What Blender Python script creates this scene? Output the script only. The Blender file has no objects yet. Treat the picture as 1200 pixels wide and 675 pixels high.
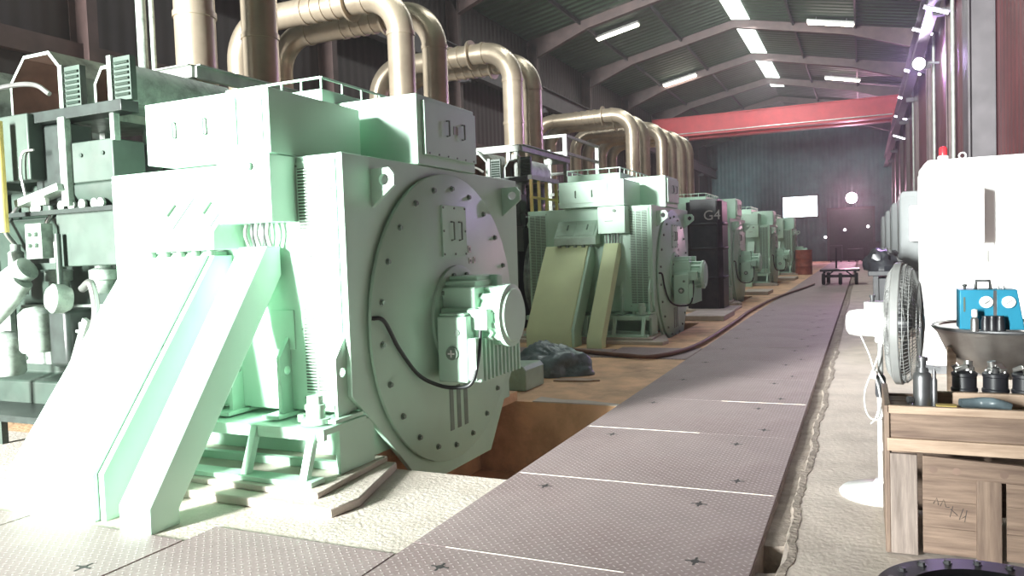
import bpy, math, random
from mathutils import Vector, Matrix
random.seed(7)
S = bpy.context.scene
COL = S.collection
PI = math.pi

# ------------------------------------------------------------------ materials
MAT = {}
def mat(name, col, rough=.5, metal=0., var=.12, scale=6., bump=0., bscale=40., spec=.5, dirt=None, dirt_amt=.5, coat=0.):
    m = bpy.data.materials.new(name); m.use_nodes = True
    nt = m.node_tree; N = nt.nodes; L = nt.links
    b = N['Principled BSDF']
    b.inputs['Roughness'].default_value = rough
    b.inputs['Metallic'].default_value = metal
    b.inputs['Specular IOR Level'].default_value = spec
    if coat: b.inputs['Coat Weight'].default_value = coat
    tc = N.new('ShaderNodeTexCoord')
    nz = N.new('ShaderNodeTexNoise'); nz.inputs['Scale'].default_value = scale; nz.inputs['Detail'].default_value = 5
    L.new(tc.outputs['Object'], nz.inputs['Vector'])
    cr = N.new('ShaderNodeValToRGB')
    cr.color_ramp.elements[0].position = .3; cr.color_ramp.elements[1].position = .7
    c0 = tuple(max(0, c*(1-var)) for c in col); c1 = tuple(min(1, c*(1+var)) for c in col)
    cr.color_ramp.elements[0].color = (*c0, 1); cr.color_ramp.elements[1].color = (*c1, 1)
    L.new(nz.outputs['Fac'], cr.inputs['Fac'])
    out = cr.outputs['Color']
    if dirt:
        n2 = N.new('ShaderNodeTexNoise'); n2.inputs['Scale'].default_value = scale*.45; n2.inputs['Detail'].default_value = 9; n2.inputs['Roughness'].default_value = .7
        L.new(tc.outputs['Object'], n2.inputs['Vector'])
        r2 = N.new('ShaderNodeValToRGB'); r2.color_ramp.elements[0].position = .48; r2.color_ramp.elements[1].position = .68
        r2.color_ramp.elements[0].color = (0, 0, 0, 1); r2.color_ramp.elements[1].color = (dirt_amt,)*3+(1,)
        L.new(n2.outputs['Fac'], r2.inputs['Fac'])
        mx = N.new('ShaderNodeMix'); mx.data_type = 'RGBA'
        L.new(r2.outputs['Color'], mx.inputs['Factor']); L.new(out, mx.inputs['A']); mx.inputs['B'].default_value = (*dirt, 1)
        out = mx.outputs['Result']
    L.new(out, b.inputs['Base Color'])
    if bump:
        n3 = N.new('ShaderNodeTexNoise'); n3.inputs['Scale'].default_value = bscale; n3.inputs['Detail'].default_value = 4
        L.new(tc.outputs['Object'], n3.inputs['Vector'])
        bp = N.new('ShaderNodeBump'); bp.inputs['Strength'].default_value = bump; bp.inputs['Distance'].default_value = .02
        L.new(n3.outputs['Fac'], bp.inputs['Height']); L.new(bp.outputs['Normal'], b.inputs['Normal'])
    MAT[name] = m
    return m

def emat(name, col, strength):
    m = bpy.data.materials.new(name); m.use_nodes = True
    nt = m.node_tree; nt.nodes.clear()
    o = nt.nodes.new('ShaderNodeOutputMaterial'); e = nt.nodes.new('ShaderNodeEmission')
    e.inputs['Color'].default_value = (*col, 1); e.inputs['Strength'].default_value = strength
    nt.links.new(e.outputs[0], o.inputs[0]); MAT[name] = m
    return m

MINT = (.475, .69, .55)
mat('mint_paint', MINT, .42, var=.04, scale=2.5, bump=.03, bscale=25)
mat('mint_worn', (.40, .55, .44), .5, var=.12, scale=5, dirt=(.22, .24, .18), dirt_amt=.5)
mat('mint_pale', (.52, .74, .60), .4, var=.04, scale=3)
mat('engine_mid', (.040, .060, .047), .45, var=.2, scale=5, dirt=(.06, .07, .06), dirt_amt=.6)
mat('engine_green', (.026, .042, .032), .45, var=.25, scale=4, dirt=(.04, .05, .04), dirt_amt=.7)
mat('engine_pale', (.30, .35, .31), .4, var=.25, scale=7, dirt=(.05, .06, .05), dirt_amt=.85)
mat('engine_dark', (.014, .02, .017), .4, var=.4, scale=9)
mat('hood_brown', (.20, .13, .10), .6, var=.25, scale=5)
mat('slot_dark', (.085, .11, .085), .8)
mat('mark_dark', (.035, .03, .03), .7)
mat('bolt_dark', (.17, .235, .185), .45, .2)
mat('cable_black', (.012, .014, .014), .45)
mat('label_white', (.75, .75, .72), .5)
mat('steel', (.55, .54, .52), .32, .9, var=.15)
mat('steel_dark', (.16, .16, .165), .4, .7, var=.3)
mat('pipe_clad', (.44, .36, .275), .33, .68, var=.14, scale=3, bump=.2, bscale=5, dirt=(.30, .24, .18), dirt_amt=.55)
mat('frame_steel', (.30, .32, .29), .5, .3, var=.2)
mat('yellow_paint', (.70, .52, .16), .5, var=.1)
mat('maroon_clad', (.16, .04, .042), .55, var=.2, scale=2)
mat('far_clad', (.055, .085, .085), .6, var=.25, scale=1.5)
mat('left_clad', (.085, .06, .055), .7, var=.3, scale=1.5)
mat('rafter_red', (.085, .05, .047), .55, var=.25, scale=3)
mat('column_grey', (.065, .056, .062), .5, var=.25, scale=3)
mat('crane_red', (.50, .03, .04), .45, var=.12, scale=2)
mat('white_paint', (.80, .79, .78), .35, var=.02)
mat('grey_paint', (.15, .158, .16), .45, var=.06)
mat('white_plastic', (.78, .78, .76), .35, var=.03)
mat('grey_plastic', (.25, .25, .245), .45)
mat('dark_plastic', (.05, .05, .055), .4)
mat('black_paint', (.018, .018, .022), .38, var=.3, scale=5, dirt=(.06, .055, .055), dirt_amt=.5)
mat('black_rubber', (.02, .02, .02), .6)
mat('tarp', (.13, .17, .19), .34, var=.3, scale=8, bump=.6, bscale=12)
mat('blue_paint', (.012, .19, .30), .4, var=.08)
mat('red_lens', (.55, .03, .04), .2)
mat('hose', (.16, .075, .05), .55, var=.2)
mat('drum_red', (.36, .10, .06), .5, var=.2)
mat('basin_metal', (.34, .31, .29), .3, .8, var=.25, scale=7)
mat('glass_dial', (.85, .85, .82), .15)
mat('concrete', (.62, .53, .47), .8, var=.10, scale=3.5, bump=.25, bscale=30, dirt=(.36, .29, .25), dirt_amt=.5)
mat('concrete_pale', (.54, .48, .42), .85, var=.12, scale=3, bump=.3, bscale=34, dirt=(.36, .29, .23), dirt_amt=.5)
mat('ochre', (.68, .43, .25), .75, var=.2, scale=3, bump=.4, bscale=22, dirt=(.22, .13, .08), dirt_amt=.6)
mat('rubble', (.33, .27, .23), .9, var=.25, scale=9, bump=.6, bscale=30)
mat('duct_yellow', (.72, .82, .50), .42, var=.04, scale=3)
mat('lettering_grey', (.38, .37, .36), .6)
emat('tube_light', (1., .93, .78), 14)
emat('bracket_tube', (.9, .85, 1.), 9)
emat('skylight', (.95, 1., .97), 3.2)
emat('flood_violet', (.93, .80, 1.), 120)
emat('flood_pink', (1., .72, .86), 160)
emat('far_window', (.80, .95, 1.), 5)
emat('far_lamp', (1., .85, .9), 12)

def wood(name, c0, c1, axis=0, rough=.7):
    m = bpy.data.materials.new(name); m.use_nodes = True
    nt = m.node_tree; N = nt.nodes; L = nt.links; b = N['Principled BSDF']; b.inputs['Roughness'].default_value = rough
    tc = N.new('ShaderNodeTexCoord'); mp = N.new('ShaderNodeMapping')
    sc = [22, 22, 22]; sc[axis] = 1.6; mp.inputs['Scale'].default_value = sc
    nz = N.new('ShaderNodeTexNoise'); nz.inputs['Scale'].default_value = 1.6; nz.inputs['Detail'].default_value = 7; nz.inputs['Roughness'].default_value = .65
    L.new(tc.outputs['Object'], mp.inputs['Vector']); L.new(mp.outputs[0], nz.inputs['Vector'])
    cr = N.new('ShaderNodeValToRGB'); cr.color_ramp.elements[0].position = .32; cr.color_ramp.elements[1].position = .68
    cr.color_ramp.elements[0].color = (*c0, 1); cr.color_ramp.elements[1].color = (*c1, 1)
    L.new(nz.outputs['Fac'], cr.inputs['Fac']); L.new(cr.outputs[0], b.inputs['Base Color'])
    bp = N.new('ShaderNodeBump'); bp.inputs['Strength'].default_value = .25; bp.inputs['Distance'].default_value = .01
    L.new(nz.outputs['Fac'], bp.inputs['Height']); L.new(bp.outputs[0], b.inputs['Normal'])
    MAT[name] = m
wood('wood_x', (.125, .08, .06), (.285, .20, .148), 0)
wood('wood_z', (.12, .078, .06), (.265, .188, .14), 2)
wood('wood_pale', (.30, .205, .145), (.52, .385, .29), 0)
wood('wood_worn', (.14, .108, .092), (.34, .275, .24), 2)

def stripes(name, col, dark, axis, freq, rough=.55, dist=.03):
    """profiled steel sheet: ribs along one direction (bump only, with slight worn tone)"""
    m = mat(name, col, rough, var=.2, scale=1.2)
    nt = m.node_tree; N = nt.nodes; L = nt.links; b = N['Principled BSDF']
    tc = N.new('ShaderNodeTexCoord'); sp = N.new('ShaderNodeSeparateXYZ'); L.new(tc.outputs['Object'], sp.inputs[0])
    mu = N.new('ShaderNodeMath'); mu.operation = 'MULTIPLY'; mu.inputs[1].default_value = freq*2*PI; L.new(sp.outputs[axis], mu.inputs[0])
    si = N.new('ShaderNodeMath'); si.operation = 'SINE'; L.new(mu.outputs[0], si.inputs[0])
    bp = N.new('ShaderNodeBump'); bp.inputs['Strength'].default_value = .8; bp.inputs['Distance'].default_value = dist
    L.new(si.outputs[0], bp.inputs['Height']); L.new(bp.outputs[0], b.inputs['Normal'])
stripes('roof_sheet', (.055, .105, .062), None, 'Y', 2.2)
stripes('maroon_sheet', (.10, .024, .028), None, 'Y', 3.0, dist=.012)
stripes('far_sheet', (.10, .19, .20), None, 'X', 3.0)
stripes('left_sheet', (.034, .021, .02), None, 'Y', 3.0, dist=.012)

def chequer():
    m = mat('chequer_plate', (.29, .225, .222), .62, .1, var=.12, scale=2.2, dirt=(.18, .12, .118), dirt_amt=.6)
    nt = m.node_tree; N = nt.nodes; L = nt.links; b = N['Principled BSDF']
    tc = N.new('ShaderNodeTexCoord'); sp = N.new('ShaderNodeSeparateXYZ'); L.new(tc.outputs['Object'], sp.inputs[0])
    def M(op, a, b_=None):
        n = N.new('ShaderNodeMath'); n.operation = op
        for i, v in enumerate((a, b_)):
            if v is None: continue
            if isinstance(v, (int, float)): n.inputs[i].default_value = v
            else: L.new(v, n.inputs[i])
        return n.outputs[0]
    # lozenges in two alternating directions on a 5 cm grid
    u = M('MULTIPLY', M('ADD', sp.outputs[0], sp.outputs[1]), 1/.055); v = M('MULTIPLY', M('SUBTRACT', sp.outputs[0], sp.outputs[1]), 1/.055)
    fu = M('ABSOLUTE', M('SUBTRACT', M('FRACT', u), .5)); fv = M('ABSOLUTE', M('SUBTRACT', M('FRACT', v), .5))
    par = M('MODULO', M('ABSOLUTE', M('ADD', M('FLOOR', u), M('FLOOR', v))), 2)
    e1 = M('ADD', M('MULTIPLY', fu, 2.3), M('MULTIPLY', fv, 6.5)); e2 = M('ADD', M('MULTIPLY', fu, 6.5), M('MULTIPLY', fv, 2.3))
    mixv = M('ADD', M('MULTIPLY', e1, par), M('MULTIPLY', e2, M('SUBTRACT', 1, par)))
    h = M('SUBTRACT', 1, M('MINIMUM', mixv, 1))
    hh = M('MINIMUM', M('MULTIPLY', h, 3), 1)
    bp = N.new('ShaderNodeBump'); bp.inputs['Strength'].default_value = .9; bp.inputs['Distance'].default_value = .006
    L.new(hh, bp.inputs['Height']); L.new(bp.outputs[0], b.inputs['Normal'])
    # the raised lozenges are rubbed bright
    old = b.inputs['Base Color'].links[0].from_socket
    mx = N.new('ShaderNodeMix'); mx.data_type = 'RGBA'; L.new(M('MULTIPLY', hh, 1), mx.inputs['Factor']); L.new(old, mx.inputs['A']); mx.inputs['B'].default_value = (.50, .425, .415, 1)
    L.new(mx.outputs['Result'], b.inputs['Base Color'])
chequer()

# ------------------------------------------------------------------ mesh builder
class MB:
    def __init__(s): s.v = []; s.f = []; s.m = []; s.s = []
    def add(s, vs, fs, m=0, smooth=False):
        o = len(s.v); s.v += [Vector(a) for a in vs]
        for f in fs: s.f.append([i+o for i in f]); s.m.append(m); s.s.append(smooth)
        return s
    def box(s, x0, x1, y0, y1, z0, z1, m=0):
        if x0 > x1: x0, x1 = x1, x0
        if y0 > y1: y0, y1 = y1, y0
        if z0 > z1: z0, z1 = z1, z0
        vs = [(x, y, z) for z in (z0, z1) for y in (y0, y1) for x in (x0, x1)]
        return s.add(vs, [(0, 2, 3, 1), (4, 5, 7, 6), (0, 1, 5, 4), (2, 6, 7, 3), (0, 4, 6, 2), (1, 3, 7, 5)], m)
    def obox(s, c, ax, ay, az, m=0):
        c, ax, ay, az = map(Vector, (c, ax, ay, az))
        vs = [c+i*ax+j*ay+k*az for k in (-1, 1) for j in (-1, 1) for i in (-1, 1)]
        return s.add(vs, [(0, 2, 3, 1), (4, 5, 7, 6), (0, 1, 5, 4), (2, 6, 7, 3), (0, 4, 6, 2), (1, 3, 7, 5)], m)
    def bar(s, p, q, w, h, m=0, up=(0, 0, 1)):
        p, q = Vector(p), Vector(q); d = q-p; dn = d.normalized(); u = Vector(up)
        if abs(dn.dot(u)) > .95: u = Vector((0, 1, 0))
        sd = dn.cross(u).normalized(); u = sd.cross(dn)
        return s.obox((p+q)/2, d/2, sd*w/2, u*h/2, m)
    def prism(s, poly, axis, a, b, m=0):
        n = len(poly)
        def P(t, k):
            return {'x': (k, t[0], t[1]), 'y': (t[0], k, t[1]), 'z': (t[0], t[1], k)}[axis]
        area = sum(poly[i][0]*poly[(i+1) % n][1]-poly[(i+1) % n][0]*poly[i][1] for i in range(n))
        pl = poly if area > 0 else poly[::-1]
        if axis == 'y': a, b = max(a, b), min(a, b)
        else: a, b = min(a, b), max(a, b)
        vs = [P(t, a) for t in pl]+[P(t, b) for t in pl]
        fs = [list(range(n))[::-1], list(range(n, 2*n))]+[(i, (i+1) % n, n+(i+1) % n, n+i) for i in range(n)]
        return s.add(vs, fs, m)
    def loft(s, rings, m=0, smooth=False, caps=True, close=True):
        n = len(rings[0]); vs = [p for r in rings for p in r]; fs = []
        for k in range(len(rings)-1):
            for i in range(n if close else n-1):
                j = (i+1) % n; fs.append((k*n+i, k*n+j, (k+1)*n+j, (k+1)*n+i))
        s.add(vs, fs, m, smooth)
        if caps and close:
            s.add(rings[0], [list(range(n))[::-1]], m); s.add(rings[-1], [list(range(n))], m)
        return s
    def lathe(s, prof, o, d=(0, 0, 1), n=32, m=0, smooth=True, caps=True):
        o = Vector(o); d = Vector(d).normalized(); u = d.orthogonal().normalized(); w = d.cross(u)
        rings = [[o+d*h+(u*math.cos(2*PI*i/n)+w*math.sin(2*PI*i/n))*max(r, 1e-4) for i in range(n)] for r, h in prof]
        return s.loft(rings, m, smooth, caps)
    def cyl(s, p, q, r, n=24, m=0, r2=None, smooth=True):
        p, q = Vector(p), Vector(q)
        return s.lathe([(r, 0), (r if r2 is None else r2, (q-p).length)], p, q-p, n, m, smooth)
    def tube(s, pts, r, n=12, m=0, close=False):
        pts = [Vector(p) for p in pts]; rings = []; u = None; N = len(pts)
        for i, p in enumerate(pts):
            if close: t = (pts[(i+1) % N]-pts[i-1]).normalized()
            else: t = ((pts[min(i+1, N-1)])-pts[max(i-1, 0)]).normalized()
            if u is None: u = t.orthogonal().normalized()
            u = (u-t*u.dot(t)).normalized(); w = t.cross(u)
            rr = r[i] if isinstance(r, (list, tuple)) else r
            rings.append([p+(u*math.cos(2*PI*k/n)+w*math.sin(2*PI*k/n))*rr for k in range(n)])
        if close: rings.append(rings[0]); return s.loft(rings, m, True, False)
        return s.loft(rings, m, True, True)
    def torus(s, c, d, R, r, n=48, k=8, m=0):
        c = Vector(c); d = Vector(d).normalized(); u = d.orthogonal().normalized(); w = d.cross(u)
        return s.tube([c+(u*math.cos(2*PI*i/n)+w*math.sin(2*PI*i/n))*R for i in range(n)], r, k, m, close=True)
    def sphere(s, c, r, n=16, m=0, sc=(1, 1, 1)):
        c = Vector(c); prof = []
        rings = [[c+Vector((r*sc[0]*math.sin(PI*j/n)*math.cos(2*PI*i/n/1), r*sc[1]*math.sin(PI*j/n)*math.sin(2*PI*i/n), -r*sc[2]*math.cos(PI*j/n))) for i in range(n)] for j in range(n+1)]
        return s.loft(rings, m, True, False)
    def holed(s, poly, hc, hr, axis, a, b, m=0, n=32):
        """a plate with one round hole; poly is star-shaped about the hole"""
        def hit(ang):
            dx, dy = math.cos(ang), math.sin(ang); best = None; k = len(poly)
            for i in range(k):
                x1, y1 = poly[i][0]-hc[0], poly[i][1]-hc[1]; x2, y2 = poly[(i+1) % k][0]-hc[0], poly[(i+1) % k][1]-hc[1]
                ex, ey = x2-x1, y2-y1; den = dx*ey-dy*ex
                if abs(den) < 1e-9: continue
                t = (x1*ey-y1*ex)/den; u = (x1*dy-y1*dx)/den
                if t > 0 and -1e-6 <= u <= 1+1e-6 and (best is None or t < best): best = t
            return best
        angs = sorted([2*PI*i/n for i in range(n)]+[math.atan2(p[1]-hc[1], p[0]-hc[0]) % (2*PI) for p in poly])
        out = [(hc[0]+hit(t)*math.cos(t), hc[1]+hit(t)*math.sin(t)) for t in angs]
        inn = [(hc[0]+hr*math.cos(t), hc[1]+hr*math.sin(t)) for t in angs]
        def P(t, k): return {'x': (k, t[0], t[1]), 'y': (t[0], k, t[1]), 'z': (t[0], t[1], k)}[axis]
        N = len(angs); vs = [P(t, k) for k in (a, b) for t in out]+[P(t, k) for k in (a, b) for t in inn]; fs = []
        for i in range(N):
            j = (i+1) % N
            fs += [(i, j, N+j, N+i), (2*N+j, 2*N+i, 3*N+i, 3*N+j), (j, i, 2*N+i, 2*N+j), (N+i, N+j, 3*N+j, 3*N+i)]
        return s.add(vs, fs, m)
    def build(s, name, mats, parent=None, O=(0, 0, 0), bevel=0, label=None, fix=True):
        O = Vector(O); me = bpy.data.meshes.new(name)
        me.from_pydata([tuple(v-O) for v in s.v], [], s.f); 
        if isinstance(mats, str): mats = [mats]
        for k in mats: me.materials.append(MAT[k])
        me.polygons.foreach_set('material_index', s.m); me.polygons.foreach_set('use_smooth', s.s)
        me.update()
        if fix:
            import bmesh
            bm = bmesh.new(); bm.from_mesh(me); bmesh.ops.recalc_face_normals(bm, faces=bm.faces); bm.to_mesh(me); bm.free()
        me.set_sharp_from_angle(angle=math.radians(38))
        o = bpy.data.objects.new(name, me); COL.objects.link(o)
        if parent is not None: o.parent = parent
        else: o.location = O
        if bevel:
            bv = o.modifiers.new('bevel', 'BEVEL'); bv.width = bevel; bv.segments = 2; bv.limit_method = 'ANGLE'; bv.angle_limit = math.radians(40)
        if label: o['label'] = label
        return o

def tag(o, label, cat, group=None):
    o['label'] = label; o['category'] = cat
    if group: o['group'] = group
    return o
def thing(name, loc, label, cat, group=None):
    o = bpy.data.objects.new(name, None); o.empty_display_size = .2; COL.objects.link(o); o.location = loc
    return tag(o, label, cat, group)
def struct(name, mb, mats, O=(0, 0, 0), bevel=0):
    o = mb.build(name, mats, None, O, bevel); o['kind'] = 'structure'; return o
def kids(o): return [c for c in list(bpy.data.objects) if c.parent == o]
def copy_tree(o, parent=None, skip=()):
    c = o.copy(); COL.objects.link(c)
    if parent is not None: c.parent = parent
    for ch in kids(o):
        if ch.name.split('.')[0] in skip: continue
        copy_tree(ch, c, skip)
    return c
def arc(c, r, a0, a1, u, w, n=10):
    c, u, w = Vector(c), Vector(u), Vector(w)
    return [c+u*r*math.cos(a0+(a1-a0)*i/n)+w*r*math.sin(a0+(a1-a0)*i/n) for i in range(n+1)]
def smooth_path(pts, n=8):
    P = [Vector(p) for p in pts]; P = [2*P[0]-P[1]]+P+[2*P[-1]-P[-2]]; out = []
    for i in range(1, len(P)-2):
        for k in range(n):
            t = k/n; a, b, c, d = P[i-1:i+3]
            out.append(.5*((2*b)+(c-a)*t+(2*a-5*b+4*c-d)*t*t+(3*b-a-3*c+d)*t**3))
    return out+[P[-2]]

# ------------------------------------------------------------------ camera
def make_camera():
    f, cx, cy = 906., 600., 337.5
    Y = Vector((412, -55.5, f)).normalized()
    X = Vector((1990, -29.5, -f)); X = (X-Y*X.dot(Y)).normalized(); Z = X.cross(Y)
    # rows: world axes in image space (x right, y down, z forward) -> camera axes in world space
    r = Vector((X.x, Y.x, Z.x)); d = Vector((X.y, Y.y, Z.y)); w = Vector((X.z, Y.z, Z.z))
    cam = bpy.data.cameras.new('camera'); cam.sensor_width = 36; cam.lens = f/1200*36; cam.clip_start = .05; cam.clip_end = 300
    o = bpy.data.objects.new('camera', cam); COL.objects.link(o)
    M = Matrix((( r.x, -d.x, -w.x, 0), (r.y, -d.y, -w.y, 0), (r.z, -d.z, -w.z, 1.6), (0, 0, 0, 1)))
    o.matrix_world = M; S.camera = o
make_camera()
# ------------------------------------------------------------------ the generator
def make_generator():
    O = Vector((-4.5, 5.98, 0))
    T = thing('generator', O, 'x', 'generator', 'mint green generators along the walkway')
    B = lambda mb, n, m, p=T, bev=0, lab=None: mb.build(n, m, p, O, bev, lab)
    # main casing
    B(MB().box(-5.64, -3.36, 4.48, 7.48, .50, 2.35), 'casing', 'mint_paint', bev=.012)
    # louvre panels at both ends of the front
    for x0, x1 in ((-3.73, -3.375), (-5.62, -5.26)):
        mb = MB(); w = (x1-x0); mb.box(x0, x1, 4.468, 4.48, .56, 2.31)
        for k in range(3):
            a = x0+w*(.075+.295*k); b = a+w*.255
            mb.box(a, b, 4.464, 4.469, .64, 2.26, 1)
            for i in range(72):
                z = .645+i*.0225; mb.box(a-.004, b+.004, 4.459, 4.466, z, z+.0100, 0)
        for zz in (.6, 1.1, 1.6, 2.28):
            for xx in (x0+.014, x1-.014): mb.cyl((xx, 4.462, zz), (xx, 4.47, zz), .009, 8, 2)
        B(mb, 'louvre_panel', ['mint_paint', 'slot_dark', 'bolt_dark'])
    # small hatch low on the front
    mb = MB().box(-4.02, -3.80, 4.47, 4.48, .95, 1.24)
    B(mb, 'hatch', 'mint_paint', bev=.004)
    # foot gussets with eye holes
    for x in (-3.375, -3.87, -4.34, -4.82, -5.3):
        mb = MB().holed([(4.50, 1.08), (4.36, .90), (4.36, .47), (4.50, .47)], (4.435, .80), .034, 'x', x-.016, x+.016, 0, 20)
        mb.box(x-.09, x+.06, 4.27, 4.6, .47, .495)
        B(mb, 'gusset', 'mint_paint')
    # end plate and round cover
    pl = [(4.48, 2.352), (7.47, 2.352), (7.43, .68), (6.66, -.30), (5.40, -.29), (4.70, .41), (4.48, .62)]
    ep = B(MB().prism(pl, 'x', -3.362, -3.32), 'end_plate', 'mint_paint', bev=.006)
    for y, s in ((4.84, 1), (7.12, 1)):
        mb = MB().holed([(-3.325, 2.26), (-3.16, 2.26), (-3.12, 2.21), (-3.12, 2.13), (-3.325, 1.97)], (-3.205, 2.175), .042, 'y', y-.018, y+.018, 0, 24)
        B(mb, 'lifting_lug', 'mint_pale', ep)
    for y in (4.9, 7.0):
        mb = MB().holed([(-5.64, 2.2), (-5.80, 2.2), (-5.84, 2.12), (-5.80, 2.04), (-5.64, 1.9)][::-1], (-5.75, 2.12), .042, 'y', y-.018, y+.018, 0, 24)
        B(mb, 'lifting_lug', 'mint_pale')
    cy, cz = 5.93, 1.06
    mb = MB().lathe([(1.215, 0), (1.215, .014), (1.24, .016), (1.24, .040), (1.232, .046), (0, .046)], (-3.322, cy, cz), (1, 0, 0), 96)
    cd = B(mb, 'round_cover', 'mint_paint', ep)
    for i in range(22):
        a = 2*PI*(i+.35)/22; y, z = cy+1.12*math.cos(a), cz+1.12*math.sin(a)
        mb = MB().lathe([(.026, 0), (.026, .008), (.018, .008), (.018, .026), (0, .026)], (-3.278, y, z), (1, 0, 0), 10)
        B(mb, 'bolt', 'bolt_dark', cd)
    mb = MB()
    for k in range(3): mb.box(-3.28, -3.272, 5.80+.13*k, 5.865+.13*k, .08, .46, 0)
    B(mb, 'drain_slots', 'bolt_dark', cd, lab='three dark upright slots')
    mb = MB().box(-3.28, -3.262, 5.77, 6.20, 1.59, 2.03)
    for y in (5.79, 5.985, 6.18):
        for z in (1.61, 1.81, 2.01):
            if (y, z) != (5.985, 1.81): mb.cyl((-3.263, y, z), (-3.255, y, z), .010, 8, 1)
    ic = B(mb, 'inspection_cover', ['mint_paint', 'bolt_dark'], cd)
    for y in (5.92, 6.06):
        B(MB().tube([(-3.262, y, 1.73), (-3.23, y, 1.735), (-3.23, y, 1.885), (-3.262, y, 1.89)], .008, 8), 'handle', 'bolt_dark', ic)
    for a in ((6.24, 6.30, 1.62, 1.68), (6.25, 6.31, 1.52, 1.57), (6.34, 6.38, 1.52, 1.58)):
        mb = MB().box(-3.277, -3.270, *a).box(-3.2705, -3.269, a[0]+.015, a[1]-.015, a[2]+.015, a[3]-.015, 1)
        B(mb, 'label_plate', ['label_white', 'steel_dark'], cd, lab='small white sticker')
    # turning gear on the shaft end
    mb = MB().lathe([(.45, 0), (.45, .05), (.42, .06), (.30, .06), (.27, .16), (0, .16)], (-3.30, 6.0, 1.06), (1, 0, 0), 56)
    for i in range(10):
        a = 2*PI*i/10; mb.cyl((-3.25, 6.0+.38*math.cos(a), 1.06+.38*math.sin(a)), (-3.22, 6.0+.38*math.cos(a), 1.06+.38*math.sin(a)), .024, 8, 1)
    hf = B(mb, 'bearing_flange', ['mint_paint', 'bolt_dark'])
    mb = MB()
    for k, (dz, dy) in enumerate(((.36, .20), (.32, .27), (.27, .32), (.10, .36))):
        mb.box(-3.24, -2.97+.02*k, 6.0-dy, 6.0+dy, .80, 1.06+dz)
    mb.box(-3.0, -2.90, 6.05, 6.16, 1.30, 1.42)
    gb = B(mb, 'gear_housing', 'mint_paint', bev=.012)
    mb = MB().box(-3.2, -2.93, 5.50, 5.86, .56, 1.10)
    mb.box(-3.19, -2.95, 5.52, 5.84, 1.10, 1.125)
    B(mb, 'worm_box', 'mint_paint', gb, bev=.02)
    mb = MB().lathe([(.055, 0), (.055, .02), (.035, .02), (.035, .03), (0, .03)], (-3.06, 5.502, .80), (0, -1, 0), 20)
    mb.box(-3.09, -3.03, 5.468, 5.475, .794, .806, 1).box(-3.066, -3.054, 5.468, 5.475, .77, .83, 1)
    B(mb, 'filler_cap', ['bolt_dark', 'label_white'], gb, lab='dark round cap with a cross')
    mb = MB().lathe([(.022, 0), (.022, .012), (0, .012)], (-3.01, 5.502, .97), (0, -1, 0), 16); B(mb, 'plug', 'bolt_dark', gb)
    mb = MB()
    for k in range(11): mb.box(-3.22, -2.86, 5.62+.075*k, 5.65+.075*k, .55, .90)
    mb.box(-3.2, -2.89, 5.62, 6.40, .58, .90)
    B(mb, 'cooling_fins', 'mint_paint', gb)
    mb = MB().box(-2.93, -2.86, 5.52, 5.62, .58, .92); B(mb, 'side_bracket', 'mint_paint', gb)
    mb = MB().lathe([(.20, 0), (.20, .02), (.25, .02), (.25, .05), (.215, .06), (.215, .24), (.265, .25), (.265, .285), (.23, .295), (.22, .31), (0, .325)], (-3.0, 5.94, 1.075), (1, 0, 0), 48)
    for i in range(12):
        a = 2*PI*(i+.5)/12; c = Vector((-2.84, 5.94+.225*math.cos(a), 1.075+.225*math.sin(a)))
        mb.obox(c, (.10, 0, 0), (0, -math.sin(a)*.022, math.cos(a)*.022), (0, math.cos(a)*.03, math.sin(a)*.03))
    mo = B(mb, 'motor', 'mint_paint', gb)
    B(MB().box(-2.97, -2.79, 5.60, 5.73, .98, 1.15), 'terminal_box', 'mint_paint', gb, bev=.01)
    pts = smooth_path([(-3.28, 4.70, 1.16), (-3.24, 4.80, 1.13), (-3.25, 5.0, .90), (-3.24, 5.25, .66), (-3.18, 5.45, .545), (-3.05, 5.50, .52), (-2.90, 5.50, .56), (-2.86, 5.56, .75), (-2.86, 5.62, .98)])
    B(MB().tube(pts, .016, 10), 'motor_cable', 'cable_black', hf, lab='black motor cable')
    # boxes on top
    ub = B(MB().box(-4.92, -3.73, 4.23, 5.3, 2.355, 2.81), 'cooler_box', 'mint_paint', bev=.008)
    dr = B(MB().box(-4.87, -4.02, 4.212, 4.23, 2.43, 2.77), 'door', 'mint_paint', ub, bev=.004)
    for x in (-4.60, -4.30):
        B(MB().tube([(x, 4.212, 2.53), (x, 4.185, 2.535), (x, 4.185, 2.64), (x, 4.212, 2.645)], .009, 8), 'handle', 'bolt_dark', dr)
    B(MB().box(-3.80, -3.785, 4.222, 4.231, 2.42, 2.73), 'hinge_strip', 'bolt_dark', ub)
    rb = B(MB().box(-5.14, -4.10, 5.30, 7.3, 2.352, 3.03), 'rear_housing', 'mint_paint', bev=.008)
    mb = MB(); zt = 3.12
    for p, q in (((-5.14, 5.3, zt), (-4.1, 5.3, zt)), ((-4.1, 5.3, zt), (-4.1, 7.3, zt)), ((-5.14, 5.3, zt), (-5.14, 7.3, zt))): mb.bar(p, q, .018, .018)
    for k in range(6): mb.bar((-5.14+.208*k, 5.3, 3.03), (-5.14+.208*k, 5.3, zt), .014, .014)
    for k in range(1, 8):
        for x in (-4.1, -5.14): mb.bar((x, 5.3+.285*k, 3.03), (x, 5.3+.285*k, zt), .014, .014)
    B(mb, 'roof_rail', 'mint_pale', rb)
    eb = B(MB().box(-4.097, -3.30, 5.48, 6.50, 2.355, 2.93), 'exciter_box', 'mint_paint', bev=.008)
    mb = MB().box(-3.30, -3.272, 5.56, 6.48, 2.44, 2.885)
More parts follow.
